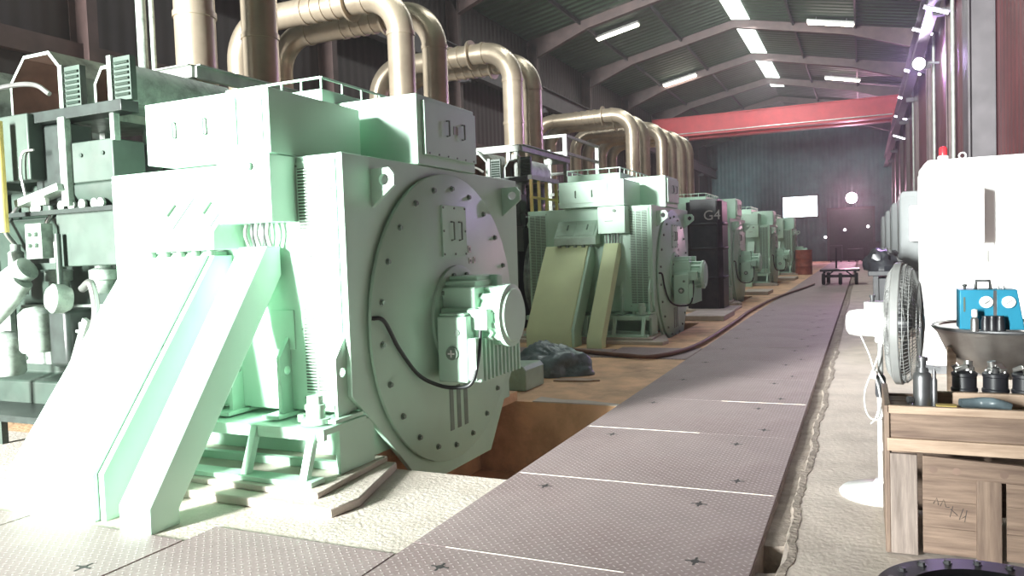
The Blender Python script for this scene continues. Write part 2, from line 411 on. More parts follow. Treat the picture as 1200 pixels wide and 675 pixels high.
    for k in range(6): mb.cyl((-3.273, 5.62+.16*k, 2.455), (-3.266, 5.62+.16*k, 2.455), .009, 8, 1)
    sc = B(mb, 'side_cover', ['mint_paint', 'bolt_dark'], eb, bev=.004)
    for y in (5.98, 6.26):
        B(MB().tube([(-3.272, y-.05, 2.63), (-3.245, y-.05, 2.63), (-3.245, y-.05, 2.76), (-3.272, y-.05, 2.76)], .008, 8), 'handle', 'bolt_dark', sc)
    B(MB().box(-3.272, -3.268, 6.05, 6.13, 2.66, 2.73), 'warning_plate', 'frame_steel', sc, lab='small dark plate')
    # junction box, cables and ducts on the front
    mb = MB().box(-4.20, -3.72, 4.20, 4.48, 1.88, 2.345)
    mb.box(-4.08, -3.93, 4.196, 4.201, 2.085, 2.10, 1)
    jb = B(mb, 'junction_box', ['mint_pale', 'bolt_dark'], bev=.008)
    mb = MB().lathe([(.03, 0), (.03, .03), (0, .035)], (-3.90, 4.2, 2.27), (0, -1, 0), 14); B(mb, 'knob', 'bolt_dark', jb)
    for k in range(5):
        x = -4.10+.052*k; pts = smooth_path([(x, 4.36, 1.885), (x+.012*(k % 2), 4.34, 1.80), (x*.98-.085, 4.38, 1.70), (x*.98-.09, 4.34, 1.60)], 5)
        B(MB().tube(pts, .014, 8), 'gland_cable', 'steel_dark' if k % 2 else 'frame_steel', jb)
    pr = [(4.48, 2.13), (4.44, 2.13), (4.17, 1.83), (4.17, 1.70), (4.48, 1.70)]
    mb = MB().prism(pr, 'x', -5.02, -4.24)
    cb = B(mb, 'control_box', 'mint_worn', bev=.008)
    for x0, x1 in ((-4.98, -4.66), (-4.62, -4.29)):
        n = Vector((0, -.30, .27)).normalized(); c = Vector(((x0+x1)/2, 4.305, 1.98))+n*.004
        mb = MB().obox(c, ((x1-x0)/2, 0, 0), (0, .105, .117), n*.006); d_ = B(mb, 'box_lid', 'mint_worn', cb)
        c2 = c+n*.015; mb = MB().obox(c2+Vector((.02, .02, .02)), (.01, 0, 0), (0, .04, .044), n*.01); B(mb, 'handle', 'bolt_dark', d_)
    for k in range(5): B(MB().cyl((-4.95+.15*k, 4.25, 1.70), (-4.95+.15*k, 4.25, 1.66), .032, 12), 'cable_gland', 'bolt_dark', cb)
    wd = [(4.478, 1.69), (4.28, 1.69), (3.25, .30), (3.25, 0), (3.62, 0), (3.62, .22), (4.478, 1.38)]
    mb = MB().prism(wd, 'x', -5.22, -4.42)
    B(mb, 'wide_cable_duct', 'mint_paint', bev=.008)
    fl = [(4.478, 1.66), (4.30, 1.66), (3.29, .30), (3.29, 0), (3.66, 0), (3.66, .2), (4.478, 1.34)]
    B(MB().prism(fl, 'x', -4.419, -4.37), 'duct_flange', 'mint_pale', bev=.004)
    td = [(4.44, 1.71), (4.30, 1.71), (3.20, .16), (3.20, 0), (3.42, 0), (3.42, .10), (4.44, 1.50)]
    B(MB().prism(td, 'x', -4.13, -3.87), 'narrow_cable_duct', 'mint_pale', bev=.008)
    # base frame
    mb = MB().box(-5.6, -3.325, 4.15, 4.65, .41, .455).box(-5.6, -3.325, 4.15, 4.19, .375, .415)
    mb.box(-5.6, -3.325, 4.00, 4.14, .10, .135)
    for x in (-3.42, -3.93, -4.45, -4.97, -5.48): mb.bar((x, 4.05, .12), (x, 4.17, .44), .06, .05, up=(0, 1, 0))
    mb.box(-3.37, -3.33, 4.33, 4.74, .10, .43).box(-5.55, -3.40, 4.75, 7.3, .10, .50).box(-5.6, -3.40, 4.40, 4.46, .10, .16)
    bf = B(mb, 'base_frame', 'mint_paint', bev=.004)
    mb = MB().lathe([(.10, 0), (.10, .035), (.065, .035), (.065, .10), (.072, .10), (.072, .13), (.055, .135), (.055, .19), (0, .19)], (-3.48, 4.27, .47), (0, 0, 1), 32)
    mb.lathe([(.03, 0), (.03, .05), (0, .05)], (-3.62, 4.29, .47), (0, 0, 1), 12)
    B(mb, 'mount', 'mint_worn', bf)
    return T

# ------------------------------------------------------------------ the diesel engine behind each generator
def make_engine():
    O = Vector((-8.0, 5.98, 0))
    T = thing('diesel_engine', O, 'x', 'engine', 'diesel engines behind the generators')
    B = lambda mb, n, m, p=T, bev=0, lab=None: mb.build(n, m, p, O, bev, lab)
    # block, sump and bed
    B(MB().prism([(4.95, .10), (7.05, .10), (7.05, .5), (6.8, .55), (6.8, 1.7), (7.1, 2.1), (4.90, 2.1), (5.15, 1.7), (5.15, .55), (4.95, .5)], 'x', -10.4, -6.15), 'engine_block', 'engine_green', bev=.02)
    fw = MB().lathe([(.93, 0), (.93, .05), (.90, .06), (.90, .22), (.95, .22), (.95, .27), (0, .27)], (-6.02, 5.98, 1.08), (1, 0, 0), 64)
    B(fw, 'flywheel_cover', 'engine_pale')
    # crankcase doors with clamps along the near side
    for k in range(5):
        x = -6.75-.78*k
        mb = MB().box(x-.30, x+.30, 5.08, 5.15, .65, 1.25)
        for i in (-1, 1):
            for j in (-1, 1): mb.cyl((x+i*.25, 5.08, .95+j*.24), (x+i*.25, 5.05, .95+j*.24), .025, 8, 1)
        B(mb, 'crankcase_door', ['engine_pale', 'bolt_dark'], bev=.015)
    # injection pumps and their pipes
    for k in range(6):
        x = -6.45-.62*k
        mb = MB().lathe([(.09, 0), (.09, .12), (.12, .13), (.12, .22), (.07, .24), (.07, .42), (.045, .44), (.045, .5), (0, .5)], (x, 4.98, 1.36), (0, 0, 1), 20)
        ip = B(mb, 'injection_pump', 'engine_pale')
        pts = smooth_path([(x, 4.98, 1.85), (x+.04, 4.86, 2.02), (x+.10, 4.95, 2.2), (x+.05, 5.1, 2.35)], 6)
        B(MB().tube(pts, .022, 10), 'fuel_pipe', 'steel', ip)
    # cylinder head covers on top
    for k in range(5):
        x = -6.65-.78*k
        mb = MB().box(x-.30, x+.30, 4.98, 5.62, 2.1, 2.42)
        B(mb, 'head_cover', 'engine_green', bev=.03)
    # long charge-air box with panel joints
    mb = MB().box(-6.46, -5.90, 4.72, 5.05, 2.36, 2.72).box(-6.52, -6.43, 4.66, 4.73, 2.16, 2.95, 1)
    ca = B(mb, 'charge_air_box', ['engine_mid', 'engine_pale'], bev=.01)
    mb = MB()
    for x in (-6.02, -6.30): mb.cyl((x, 4.72, 2.60), (x, 4.705, 2.60), .018, 10)
    B(mb, 'bolt', 'engine_green', ca)
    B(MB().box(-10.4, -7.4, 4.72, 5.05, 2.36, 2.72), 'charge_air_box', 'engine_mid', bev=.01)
    mb = MB().prism([(4.72, 2.36), (4.72, 2.26), (4.80, 2.12), (5.0, 2.1), (5.0, 2.36)], 'x', -6.46, -5.90); B(mb, 'air_elbow', 'engine_green', bev=.02)
    B(MB().box(-7.0, -6.50, 4.76, 5.0, 2.20, 2.92), 'dark_recess', 'engine_dark', bev=.02, lab='black glossy housing between the green boxes')  # solid box coloured black for the shade inside an opening
    mb = MB().obox((-6.78, 4.70, 2.27), (.30, 0, .06), (0, .10, 0), (-.008, 0, .03)); B(mb, 'sloping_tray', 'engine_pale')
    B(MB().box(-6.93, -6.74, 4.66, 4.70, 2.19, 2.27), 'name_plate', 'label_white')
    mb = MB().box(-7.26, -6.86, 4.62, 4.80, 2.42, 3.02); jb = B(mb, 'junction_box', 'engine_mid', bev=.012)
    B(MB().tube(smooth_path([(-6.92, 4.6, 2.28), (-6.93, 4.58, 2.5), (-6.90, 4.59, 2.66), (-6.78, 4.61, 2.68)]), .012, 8), 'conduit', 'steel', jb)
    # shelf beam and hoods on top
    B(MB().box(-10.4, -5.72, 4.68, 4.86, 2.93, 3.03), 'shelf_beam', 'engine_dark', bev=.006)
    for x0, x1 in ((-8.55, -7.75), (-7.42, -6.62), (-6.26, -5.80)):
        mb = MB(); ht = .59 if x1 < -6.5 else .36; c_ = .22 if x1 < -6.5 else .10; oc = [(x0, 3.03), (x1, 3.03), (x1, 3.03+ht*.6), (x1-c_, 3.03+ht), (x0+c_, 3.03+ht), (x0, 3.03+ht*.6)]
        ic = [(x0+.03, 3.06), (x1-.03, 3.06), (x1-.03, 3.02+ht*.6), (x1-c_-.015, 3.0+ht), (x0+c_+.015, 3.0+ht), (x0+.03, 3.02+ht*.6)]
        def R_(q, y): return [Vector((a, y, b)) for a, b in q]
        mb.loft([R_(oc, 6.1), R_(oc, 4.85), R_(ic, 4.85)], 0, False, False); mb.loft([R_(ic, 4.851), R_(ic, 5.95)], 1, False, False)
        mb.add(R_(ic, 5.95), [list(range(6))], 1)
        hd = B(mb, 'air_hood', ['engine_pale', 'hood_brown'])
    for x in (-6.39, -5.76):
        mb = MB().box(x-.10, x+.10, 4.74, 4.80, 3.03, 3.40)
        for k in range(7): mb.obox((x, 4.735, 3.08+.045*k), (.085, 0, 0), (0, .012, .010), (0, .004, -.005), 1)
        B(mb, 'vent_plate', ['engine_mid', 'engine_green'])
        B(MB().box(x-.16, x-.11, 4.72, 4.78, 2.70, 3.42), 'post', 'engine_pale')
    B(MB().tube(smooth_path([(-7.9, 4.66, 3.27), (-7.2, 4.66, 3.30), (-6.8, 4.66, 3.27), (-6.62, 4.68, 3.17)]), .022, 8), 'hose', 'steel')
    # side panel, control box and row of union nuts
    B(MB().box(-6.75, -5.86, 4.76, 4.84, 1.62, 2.12), 'side_panel', 'engine_mid', bev=.01)
    for x in (-7.0, -6.92, -6.60, -6.46, -6.32, -6.16, -6.08): B(MB().lathe([(.03, 0), (.045, .01), (.045, .035), (.02, .04), (0, .04)], (x, 4.74, 2.17), (0, -1, 0), 14), 'union_nut', 'engine_pale')
    B(MB().box(-10.2, -5.85, 4.70, 4.76, 2.10, 2.14), 'pipe_rail', 'engine_dark')
    mb = MB().box(-6.96, -6.74, 4.60, 4.72, 1.70, 2.02)
    bx = B(mb, 'control_box', 'engine_pale', bev=.008)
    for i in (0, 1):
        for j in (0, 1):
            B(MB().lathe([(.022, 0), (.022, .015), (.014, .03), (0, .03)], (-6.89+.09*i, 4.60, 1.82+.10*j), (0, -1, 0), 14), 'knob', 'bolt_dark', bx)
    B(MB().box(-7.3, -6.72, 4.72, 4.80, 1.60, 1.66), 'bracket', 'engine_green')
    B(MB().cyl((-6.66, 4.70, 1.34), (-6.66, 4.70, 1.92), .028, 12), 'vertical_rod', 'engine_green')
    # pale pipes, filters and valve gear lower down
    B(MB().lathe([(.02, 0), (.16, .02), (.20, .08), (.20, .2), (.14, .22), (0, .22)], (-7.55, 4.62, 1.80), (0, -1, 0), 32), 'gauge_drum', 'steel')
    B(MB().tube(smooth_path([(-7.9, 4.8, 1.25), (-7.4, 4.55, 1.35), (-7.15, 4.55, 1.5), (-6.95, 4.6, 1.62)]), .11, 16), 'coolant_pipe', 'engine_pale')
    B(MB().tube(smooth_path([(-8.2, 4.6, .95), (-7.6, 4.5, 1.05), (-7.2, 4.5, 1.25), (-6.95, 4.55, 1.5)]), .085, 16), 'coolant_pipe', 'engine_pale')
    B(MB().lathe([(.13, 0), (.15, .03), (.15, .35), (.10, .40), (0, .42)], (-6.9, 4.62, .85), (0, 0, 1), 24), 'oil_filter', 'engine_pale')
    B(MB().lathe([(.13, 0), (.15, .03), (.15, .35), (.10, .40), (0, .42)], (-7.35, 4.62, .62), (0, 0, 1), 24), 'oil_filter', 'engine_pale')
    B(MB().lathe([(.0, 0), (.10, .02), (.13, .08), (.13, .16), (.09, .2), (0, .2)], (-6.40, 4.62, 1.33), (-.3, -1, .1), 28), 'end_cap', 'engine_pale')
    mb = MB().box(-6.70, -6.44, 4.58, 4.9, .72, 1.24); B(mb, 'dark_gap_block', 'engine_dark', bev=.04)  # black block imitates the shade of a gap between the pale parts
    B(MB().tube(smooth_path([(-6.30, 4.65, 1.42), (-6.12, 4.6, 1.46), (-6.08, 4.6, 1.2), (-6.2, 4.6, .95), (-6.42, 4.6, .75)]), .035, 12), 'return_pipe', 'steel')
    B(MB().obox((-6.30, 4.60, .95), (.10, 0, .20), (0, .02, 0), (-.03, 0, .015)), 'linkage', 'engine_pale')
    mb = MB().box(-6.40, -6.16, 4.66, 4.9, .55, 1.12)
    for k in range(6): mb.box(-6.42, -6.14, 4.64, 4.67, .60+.085*k, .63+.085*k)
    B(mb, 'oil_cooler', 'engine_pale', bev=.01)
    B(MB().cyl((-7.62, 4.5, .2), (-7.60, 4.5, 1.1), .03, 10), 'drain_pipe', 'engine_pale')
    B(MB().box(-8.6, -6.1, 4.45, 4.95, .22, .28), 'step_plate', 'engine_dark')
    for x in (-8.5, -7.3, -6.2): B(MB().box(x-.03, x+.03, 4.47, 4.53, 0, .22), 'step_leg', 'engine_green')
    mb = MB().cyl((-7.09, 4.5, 1.95), (-7.09, 4.5, 2.95), .04, 16); B(mb, 'fuel_riser', 'yellow_paint', lab='ochre upright pipe')
    # turbochargers at the generator end, under the exhaust pipes
    for y in (6.15, 7.12):
        mb = MB().lathe([(.20, 0), (.34, .05), (.36, .22), (.28, .34), (.20, .40), (.22, .62), (.30, .70), (.30, .82), (.16, .9), (0, .9)], (-7.1, y, 2.62), (1, 0, 0), 32)
        mb.cyl((-6.35, y, 2.62), (-6.35, y, 3.0), .19, 28).cyl((-6.35, y, 2.96), (-6.35, y, 3.0), .25, 28)
        B(mb, 'turbocharger', 'steel_dark')
    B(MB().box(-6.7, -5.95, 5.85, 7.3, 2.1, 2.32), 'turbo_bracket', 'engine_green', bev=.02)
    return T
# ------------------------------------------------------------------ the hall
WL, WR, Y0, Y1, ZE, XR, ZR = -12.5, 2.15, -9.0, 70.0, 10.3, -5.17, 11.8
def roof_z(x): return ZE+(ZR-ZE)*(1-abs(x-XR)/(XR-WL))

def floor():
    # pits beside the walkway: the generators' round covers reach down into them
    pits = [(4.88, 7.55, -2.31), (13.55, 16.3, -3.15), (22.15, 24.9, -3.15), (32.05, 34.8, -3.15), (42.35, 45.1, -3.15)]
    struct('floor', MB().box(-.40, WR+.3, Y0, Y1, -.8, 0), 'concrete')
    struct('floor', MB().box(-2.31, -.52, Y0, Y1, -.8, -.012), 'concrete')
    # rubble-filled groove along the walkway
    mb = MB(); n = 150; rings = []
    ys = [Y0+.1]+[2.6+.05*i for i in range(200)]+[12.6+3*i for i in range(20)]
    for y in ys:
        j = .014*math.sin(y*3.3)+.008*math.sin(y*11.1)+random.uniform(-.007, .007)
        d = -.03-.015*abs(math.sin(y*2.1))
        if 3.98 < y < 4.28: d = -.30
        rings.append([(-.52, y, -.012), (-.515, y, d), (-.46+.5*j, y, d+.006*random.random()), (-.415+j*.9, y, d+.012), (-.40+j, y, .004), (-.36+j, y, .004), (-.36+j, y, -.5), (-.52, y, -.5)])
    mb.loft([[Vector(p) for p in r] for r in rings], 0, False, True)
    struct('floor_groove', mb, 'rubble')
    # near floor, left of the walkway
    mb = MB().box(WL-.3, -2.31, Y0, 4.88, -.9, 0)
    struct('floor', mb, 'concrete_pale')
    y = 4.88; mb = MB(); mb.box(WL-.3, -3.9, 4.88, Y1, -.9, 0)
    for a, b, xe in pits:
        if a > y: mb.box(-3.9, -2.31, y, a, -.9, 0)
        if xe < -2.4: mb.box(xe, -2.31, a, b, -.9, 0)
        y = b
    mb.box(-3.9, -2.31, y, Y1, -.9, 0)
    for a, b, xe in pits: mb.box(-3.9, xe, a, b, -1.1, -.78)
    struct('floor', mb, 'ochre')
    # a broken lip on the far rim of the first pit
    mb = MB().prism([(-3.25, 7.55), (-2.31, 7.55), (-2.31, 7.62), (-2.5, 7.66), (-2.7, 7.72), (-2.95, 7.70), (-3.25, 7.8)], 'z', 0, .012)
    struct('floor_lip', mb, 'concrete_pale')
    # raised concrete slabs under every generator
    for i, oy in enumerate(GY):
        z = .06
        mb = MB().prism([(-6.2, 3.85+oy), (-3.02, 3.80+oy), (-2.98, 4.05+oy), (-3.22, 4.86+oy), (-3.35, 4.86+oy), (-6.2, 4.86+oy)], 'z', 0, z)
        struct('floor_plinth', mb, 'concrete_pale', bevel=.01)
        mb = MB().prism([(-6.2, 4.0+oy), (-3.22, 3.93+oy), (-3.3, 4.86+oy), (-6.2, 4.86+oy)], 'z', z, .10)
        struct('floor_plinth', mb, 'concrete_pale', bevel=.008)
        struct('floor_plinth', MB().box(-6.2, -3.45, 4.86+oy, 7.6+oy, 0, .10), 'ochre')
GY = [0, 8.7, 17.3, 27.2, 37.5]
floor()

def walls():
    struct('wall_left', MB().box(WL-.3, WL, Y0, Y1, 0, ZE), 'left_sheet')
    struct('wall_right', MB().box(WR, WR+.3, Y0, Y1, 0, ZE), 'maroon_sheet')
    struct('wall_far', MB().prism([(WL-.3, 0), (WR+.3, 0), (WR+.3, ZE), (XR, ZR), (WL-.3, ZE)], 'y', Y1, Y1+.3), 'far_sheet')
    for s, (xa, xb) in enumerate(((WL-.3, XR), (XR, WR+.3))):
        za, zb = (roof_z(WL), ZR) if s == 0 else (ZR, roof_z(WR))
        struct('ceiling', MB().prism([(xa, za), (xb, zb), (xb, zb+.12), (xa, za+.12)], 'y', Y0, Y1), 'roof_sheet')
    # near end wall with the open gate that lets the daylight in
    struct('wall_near', MB().box(-6.8, WR+.3, Y0-.3, Y0, 0, ZR), 'maroon_sheet')
    struct('wall_near', MB().box(WL-.3, -11.9, Y0-.3, Y0, 0, ZR), 'maroon_sheet')
    struct('wall_near', MB().box(-11.9, -6.8, Y0-.3, Y0, 8.6, ZR), 'maroon_sheet')
    # steel portal frames
    yy = 2.6
    while yy < 70:
        mb = MB()
        for sx, xw in ((1, WL), (-1, WR)):
            xi = xw+sx*(.42 if sx > 0 else .16)
            mb.box(xw+sx*.02, xi, yy-.012, yy+.012, 0, ZE-.2)
            mb.box(xi-.012, xi+.012, yy-.10, yy+.10, 0, ZE-.3)
            mb.box(xw+sx*.002, xw+sx*.03, yy-.13, yy+.13, 0, ZE-.1)
            # tapered rafter
            xm = xw+sx*2.6
            pts = [(xw, ZE-.02), (xi, ZE-.75), (xm, roof_z(xm)-.42), (XR, ZR-.38), (XR, ZR-.01)]
            mb.prism(pts, 'y', yy-.012, yy+.012)
            for p, q in ((pts[1], pts[2]), (pts[2], pts[3])): mb.bar((p[0], yy, p[1]), (q[0], yy, q[1]), .24, .025)
        struct('portal_frame', mb, 'rafter_red')
        yy += 6.8
    # a heavier grey column close on the right
    mb = MB().box(1.72, 2.13, 15.9, 16.5, 0, 9.6).box(1.70, 1.73, 15.8, 16.6, 0, 9.6)
    struct('column', mb, 'column_grey')
    for x in (-10.2, -7.6, -2.7, -.2):
        struct('purlin', MB().box(x-.035, x+.035, Y0+.1, Y1-.1, roof_z(x)-.16, roof_z(x)-.01), 'column_grey')
    # ridge skylight, one translucent sheet per bay
    for k, y in enumerate((9.55, 16.35, 23.15, 29.95, 36.75, 43.55, 50.35)):
        mb = MB(); a, b = y, y+6.4
        if k == 6: b = y+2.6
        mb.prism([(XR-.12, ZR-.06), (XR+.68, roof_z(XR+.68)-.04), (XR+.68, roof_z(XR+.68)-.02), (XR-.12, ZR-.03)], 'y', a, b)
        o = struct('window_%d' % (k+1), mb, 'skylight')
    struct('window_8', MB().box(-6.2, -3.5, Y1-.06, Y1-.01, 3.8, 5.5), 'far_window')
    mb = MB()
    for x in (-6.28, -3.42): mb.box(x-.06, x+.06, Y1-.1, Y1, 3.7, 5.6)
    for z in (3.74, 5.56): mb.box(-6.3, -3.4, Y1-.1, Y1, z-.06, z+.06)
    struct('trim_1', mb, 'column_grey')
    # runway beams of the crane
    for k, (x, s) in enumerate(((WL+.75, 1), (WR-.45, -1))):
        mb = MB().box(x-.012, x+.012, Y0+.2, Y1-.2, 7.5, 8.2).box(x-.15, x+.15, Y0+.2, Y1-.2, 7.47, 7.50).box(x-.15, x+.15, Y0+.2, Y1-.2, 8.2, 8.23).box(x-.03, x+.03, Y0+.2, Y1-.2, 8.23, 8.29)
        yy = 2.6
        while yy < 70: mb.box(min(x, x-s*.4), max(x, x-s*.4), yy-.1, yy+.1, 7.3, 7.47); yy += 6.8
        struct('crane_runway', mb, 'column_grey')
    # lower rails along the left wall
    struct('wall_rail', MB().box(WL+.02, WL+.18, Y0+.2, Y1-.2, 5.15, 5.5), 'rafter_red')
    # service door and dark opening in the far wall
    mb = MB().box(-2.6, .7, Y1-.05, Y1+.02, 0, 4.2); struct('door_1', mb, 'black_paint')
    mb = MB()
    for x in (-2.68, .78): mb.box(x-.09, x+.09, Y1-.12, Y1, 0, 4.3)
    mb.box(-2.77, .87, Y1-.12, Y1, 4.2, 4.4); struct('trim_2', mb, 'column_grey')
walls()

# ------------------------------------------------------------------ walkway plates
def plates():
    seams = [-.35, .95, 2.3, 3.62, 5.06, 6.61, 8.05, 9.5, 10.95, 12.4, 13.85, 15.3, 16.75, 18.2, 19.65, 22.55, 26.9, 32.7, 41.4, 52, 69.5]
    words = ['nearest to the camera on the right side', 'level with the front of the nearest cable ducts', 'beside the front half of the nearest pit', 'beside the far half of the nearest pit',
             'level with the dark plastic bundle', 'just past the dark plastic bundle', 'where the brown hose first touches it', 'just short of the second generator', 'under the curve of the brown hose', 'beside the second generator',
             'beside the motor of the second generator', 'beside the dark lettered tank', 'just past the dark lettered tank', 'beside the third generator', 'between third and fourth generator', 'beside the fourth generator', 'where the flat trolley stands', 'leading to the red drum', 'farthest, at the end of the hall']
    k = 0
    for i in range(1, len(seams)-1):
        a, b = seams[i], seams[i+1]
        O = ((-2.31-.52)/2, (a+b)/2, 0)
        mb = MB().box(-2.31, -.525, a+.002, b-.002, -.010, .006)
        p = mb.build('walkway_plate', 'chequer_plate', None, O)
        tag(p, 'chequered steel walkway plate, the one '+words[i-1], 'floor plate', 'chequered plates of the walkway')
        if b < 20:
            for x, y in ((-.80, a+.25), (-2.0, b-.25), (-.95, b-.3)):
                s = MB().box(x-.05, x+.05, y-.006, y+.006, .0062, .0075).box(x-.006, x+.006, y-.05, y+.05, .0062, .0075)
                s.lathe([(.022, 0), (.022, .0015), (0, .0015)], (x, y, .0062), (0, 0, 1), 12)
                s.build('lifting_slot', 'mark_dark', p, O)
        # worn bright seam strip
        if a in (3.62, 5.06, 6.61, 8.05, 12.4): MB().box(*{3.62: (-2.1, -1.1), 5.06: (-2.29, -.54), 6.61: (-2.29, -1.3), 8.05: (-1.35, -.54), 12.4: (-1.5, -.8)}[a], a-.003, a+.003, .0055, .0085).build('worn_edge', 'concrete_pale', p, O, label='bright worn edge')
    cross = [(-2.315, -3.60, 'beside the foot of the narrow duct', 'right of the narrow duct'), (-3.61, -4.95, 'under the wide duct foot', 'in front of the wide duct'), (-4.96, -6.3, 'left of the wide duct foot', 'half hidden by the nearest motor')]
    for x1, x0, w, w2 in cross:
        yb = 3.44
        O = ((x0+x1)/2, 2.3, 0); mb = MB()
        mb.box(x0+.005, x1-.005, 1.2, 3.20 if x0 < -3.7 else 3.44, -.004, .008)
        p = mb.build('cover_plate', 'chequer_plate', None, O)
        tag(p, 'chequered steel cover plate on the near left floor, '+w, 'floor plate', 'cover plates in front of the nearest generator')
        mb = MB().box(max(x0, -6.0)+.005, x1-.005, 10.95, 11.88 if x0 < -3.7 else 12.14, -.004, .008); O2 = ((x0+x1)/2, 11.5, 0)
        tag(mb.build('cover_plate', 'chequer_plate', None, O2), 'chequered steel cover plate beyond the dark bundle, '+w2, 'floor plate', 'cover plates in front of the second generator')
        for x, y in ((x1-.2, 2.72), (x0+.35, 2.55)):
            s = MB().box(x-.055, x+.055, y-.006, y+.006, .0082, .0095).box(x-.006, x+.006, y-.055, y+.055, .0082, .0095).lathe([(.02, 0), (.02, .0015), (0, .0015)], (x, y, .0082), (0, 0, 1), 12)
            s.build('lifting_slot', 'mark_dark', p, O)
plates()

# ------------------------------------------------------------------ generators and engines
g = make_generator(); gl = ['mint green generator nearest the camera, its front blown bright by daylight', 'second mint green generator, behind the dark plastic bundle', 'third generator, just behind the dark lettered tank', 'fourth generator in the row, small and half hidden', 'farthest generator of the row, near the red drum']
e = make_engine(); el = ['pale green diesel engine at the left edge, left of the nearest generator', 'diesel engine behind the second generator, only its round flywheel cover showing', 'diesel engine behind the third generator, almost hidden', 'diesel engine behind the fourth generator', 'diesel engine behind the farthest generator']
g['label'] = gl[0]; e['label'] = el[0]
DZ = [0, .06, .10, .08, .08]
far_skip = ('bolt', 'gland_cable', 'label_plate', 'drain_slots', 'plug', 'hatch', 'warning_plate', 'hinge_strip', 'control_box_')
for k in range(1, 5):
    c = copy_tree(g, None, () if k == 1 else far_skip); c.location = g.location+Vector((0, GY[k], 0)); c['label'] = gl[k]
    if k == 1:
        for o in kids(c):
            if o.name.split('.')[0] in ('wide_cable_duct', 'narrow_cable_duct'):
                o.data = o.data.copy(); o.data.materials[0] = MAT['duct_yellow']; o['label'] = 'pale yellow-green cable duct'
    if k < 3:
        c = copy_tree(e, None, ('knob', 'union_nut')); c.location = e.location+Vector((0, GY[k], 0)); c['label'] = el[k]
        tb = [o for o in kids(c) if o.name.startswith('turbocharger')]
        for o, dy in zip(tb, ((-.55, -.52), (-.35, -.02))[k-1]): o.location.y += dy

# ------------------------------------------------------------------ exhaust pipes
def pipe(y, z0, straight, label, x=-6.35, r=.205, zc=4.98):
    O = Vector((x, y, z0)); R = .62
    if straight: path = [(x, y, z0), (x, y, 11.35)]
    else:
        a = arc((x-R, y, zc-.0), R, 0, PI/2, (1, 0, 0), (0, 0, 1), 14)
        zd = .0 if z0 < 1 else 2.1
        path = [(x, y, z0)]+a+[(x-R-1.9, y, zc+R)]+arc((x-R-1.95, y, zc), R, PI/2, PI, (1, 0, 0), (0, 0, 1), 12)+[(x-2*R-1.95, y, zd)]
    p = tag(MB().tube(path, r, 36).build('exhaust_pipe', 'pipe_clad', None, O), label, 'pipe', 'clad exhaust pipes')
    zz = [z0+.04, z0+1.2] + ([5.2, 6.4, 7.8] if straight else [zc])
    for z in zz:
        MB().lathe([(r, -.03), (r+.014, -.03), (r+.014, .03), (r, .03)], (x, y, z), (0, 0, 1), 36, 0, True, False).build('joint_band', 'pipe_clad', p, O)
    if not straight:
        for xx in (x-R, x-R-.55, x-R-.75, x-R-.95, x-R-1.15, x-R-1.9):
            MB().lathe([(r, -.035), (r+.018, -.035), (r+.018, .035), (r, .035)], (xx, y, zc+R), (1, 0, 0), 36, 0, True, False).build('joint_band', 'pipe_clad', p, O)
        MB().lathe([(r+.09, -.02), (r+.09, .02), (0, .02)], (x-R-.28, y, zc+R), (1, 0, 0), 36).build('flange', 'pipe_clad', p, O)
    MB().lathe([(r+.07, 0), (r+.07, .03), (0, .03)], (x, y, z0), (0, 0, 1), 36).build('foot_flange', 'steel_dark', p, O)
pipe(6.15, 3.0, True, 'left of the two straight upright exhaust pipes above the nearest generator')
pipe(7.12, 3.0, True, 'right of the two straight upright exhaust pipes above the nearest generator')
pipe(10.18, .0, False, 'front elbow exhaust pipe rising behind the box on the nearest generator')
pipe(11.2, .0, False, 'rear elbow exhaust pipe of the pair behind the nearest generator', zc=5.0)
pipe(14.3, 3.0, False, 'front elbow exhaust pipe of the pair left of the second generator', zc=5.05)
pipe(15.3, 3.0, False, 'rear elbow exhaust pipe of the pair left of the second generator', zc=5.05)
pipe(23.1, 3.0, False, 'front elbow exhaust pipe of the pair above the second generator', zc=5.1)
pipe(24.4, 3.0, False, 'rear elbow exhaust pipe of the pair above the second generator', zc=5.1)
pipe(26.9, 0, False, 'front elbow exhaust pipe of the middle far pair, before the red crane', zc=5.2)
pipe(28.3, 0, False, 'rear elbow exhaust pipe of the middle far pair, before the red crane', zc=5.2)
pipe(30.0, 0, False, 'front elbow exhaust pipe of the farthest pair', zc=5.3)
pipe(31.4, 0, False, 'rear elbow exhaust pipe of the farthest pair', zc=5.3)

# steel frames around the pipes
def support(y0, y1, z, label, zb, x0=-7.4, x1=-5.98):
    O = ((x0+x1)/2, (y0+y1)/2, zb)
    t = thing('pipe_support', O, label, 'steel frame', 'steel frames around the exhaust pipes')
    for p, q in (((x0, y0), (x1, y0)), ((x1, y0), (x1, y1)), ((x0, y1), (x1, y1)), ((x0, y0), (x0, y1))):
        mb = MB().bar((p[0], p[1], z), (q[0], q[1], z), .07, .12).bar((p[0], p[1], z+.055), (q[0], q[1], z+.055), .16, .012)
        mb.build('beam', 'frame_steel', t, O)
    for x, y in ((x0+.05, y0+.05), (x1-.12, y0+.05), (x1-.28, y0+.05), (x1-.06, y1-.05), (x0+.05, y1-.05)):
        MB().box(x-.04, x+.04, y-.04, y+.04, zb, z-.05).build('post', 'frame_steel', t, O)
    for k in range(3):
        yy = y0+(y1-y0)*(k+.5)/3
        if True: MB().box(x0+.03, x0+.25, yy-.02, yy+.02, z-.03, z+.03).build('bracket', 'frame_steel', t, O)
support(5.75, 7.55, 3.50, 'steel frame around the two straight exhaust pipes', 2.32)
support(13.75, 16.4, 3.62, 'steel frame around the elbow pipes left of the second generator', 2.32+0)
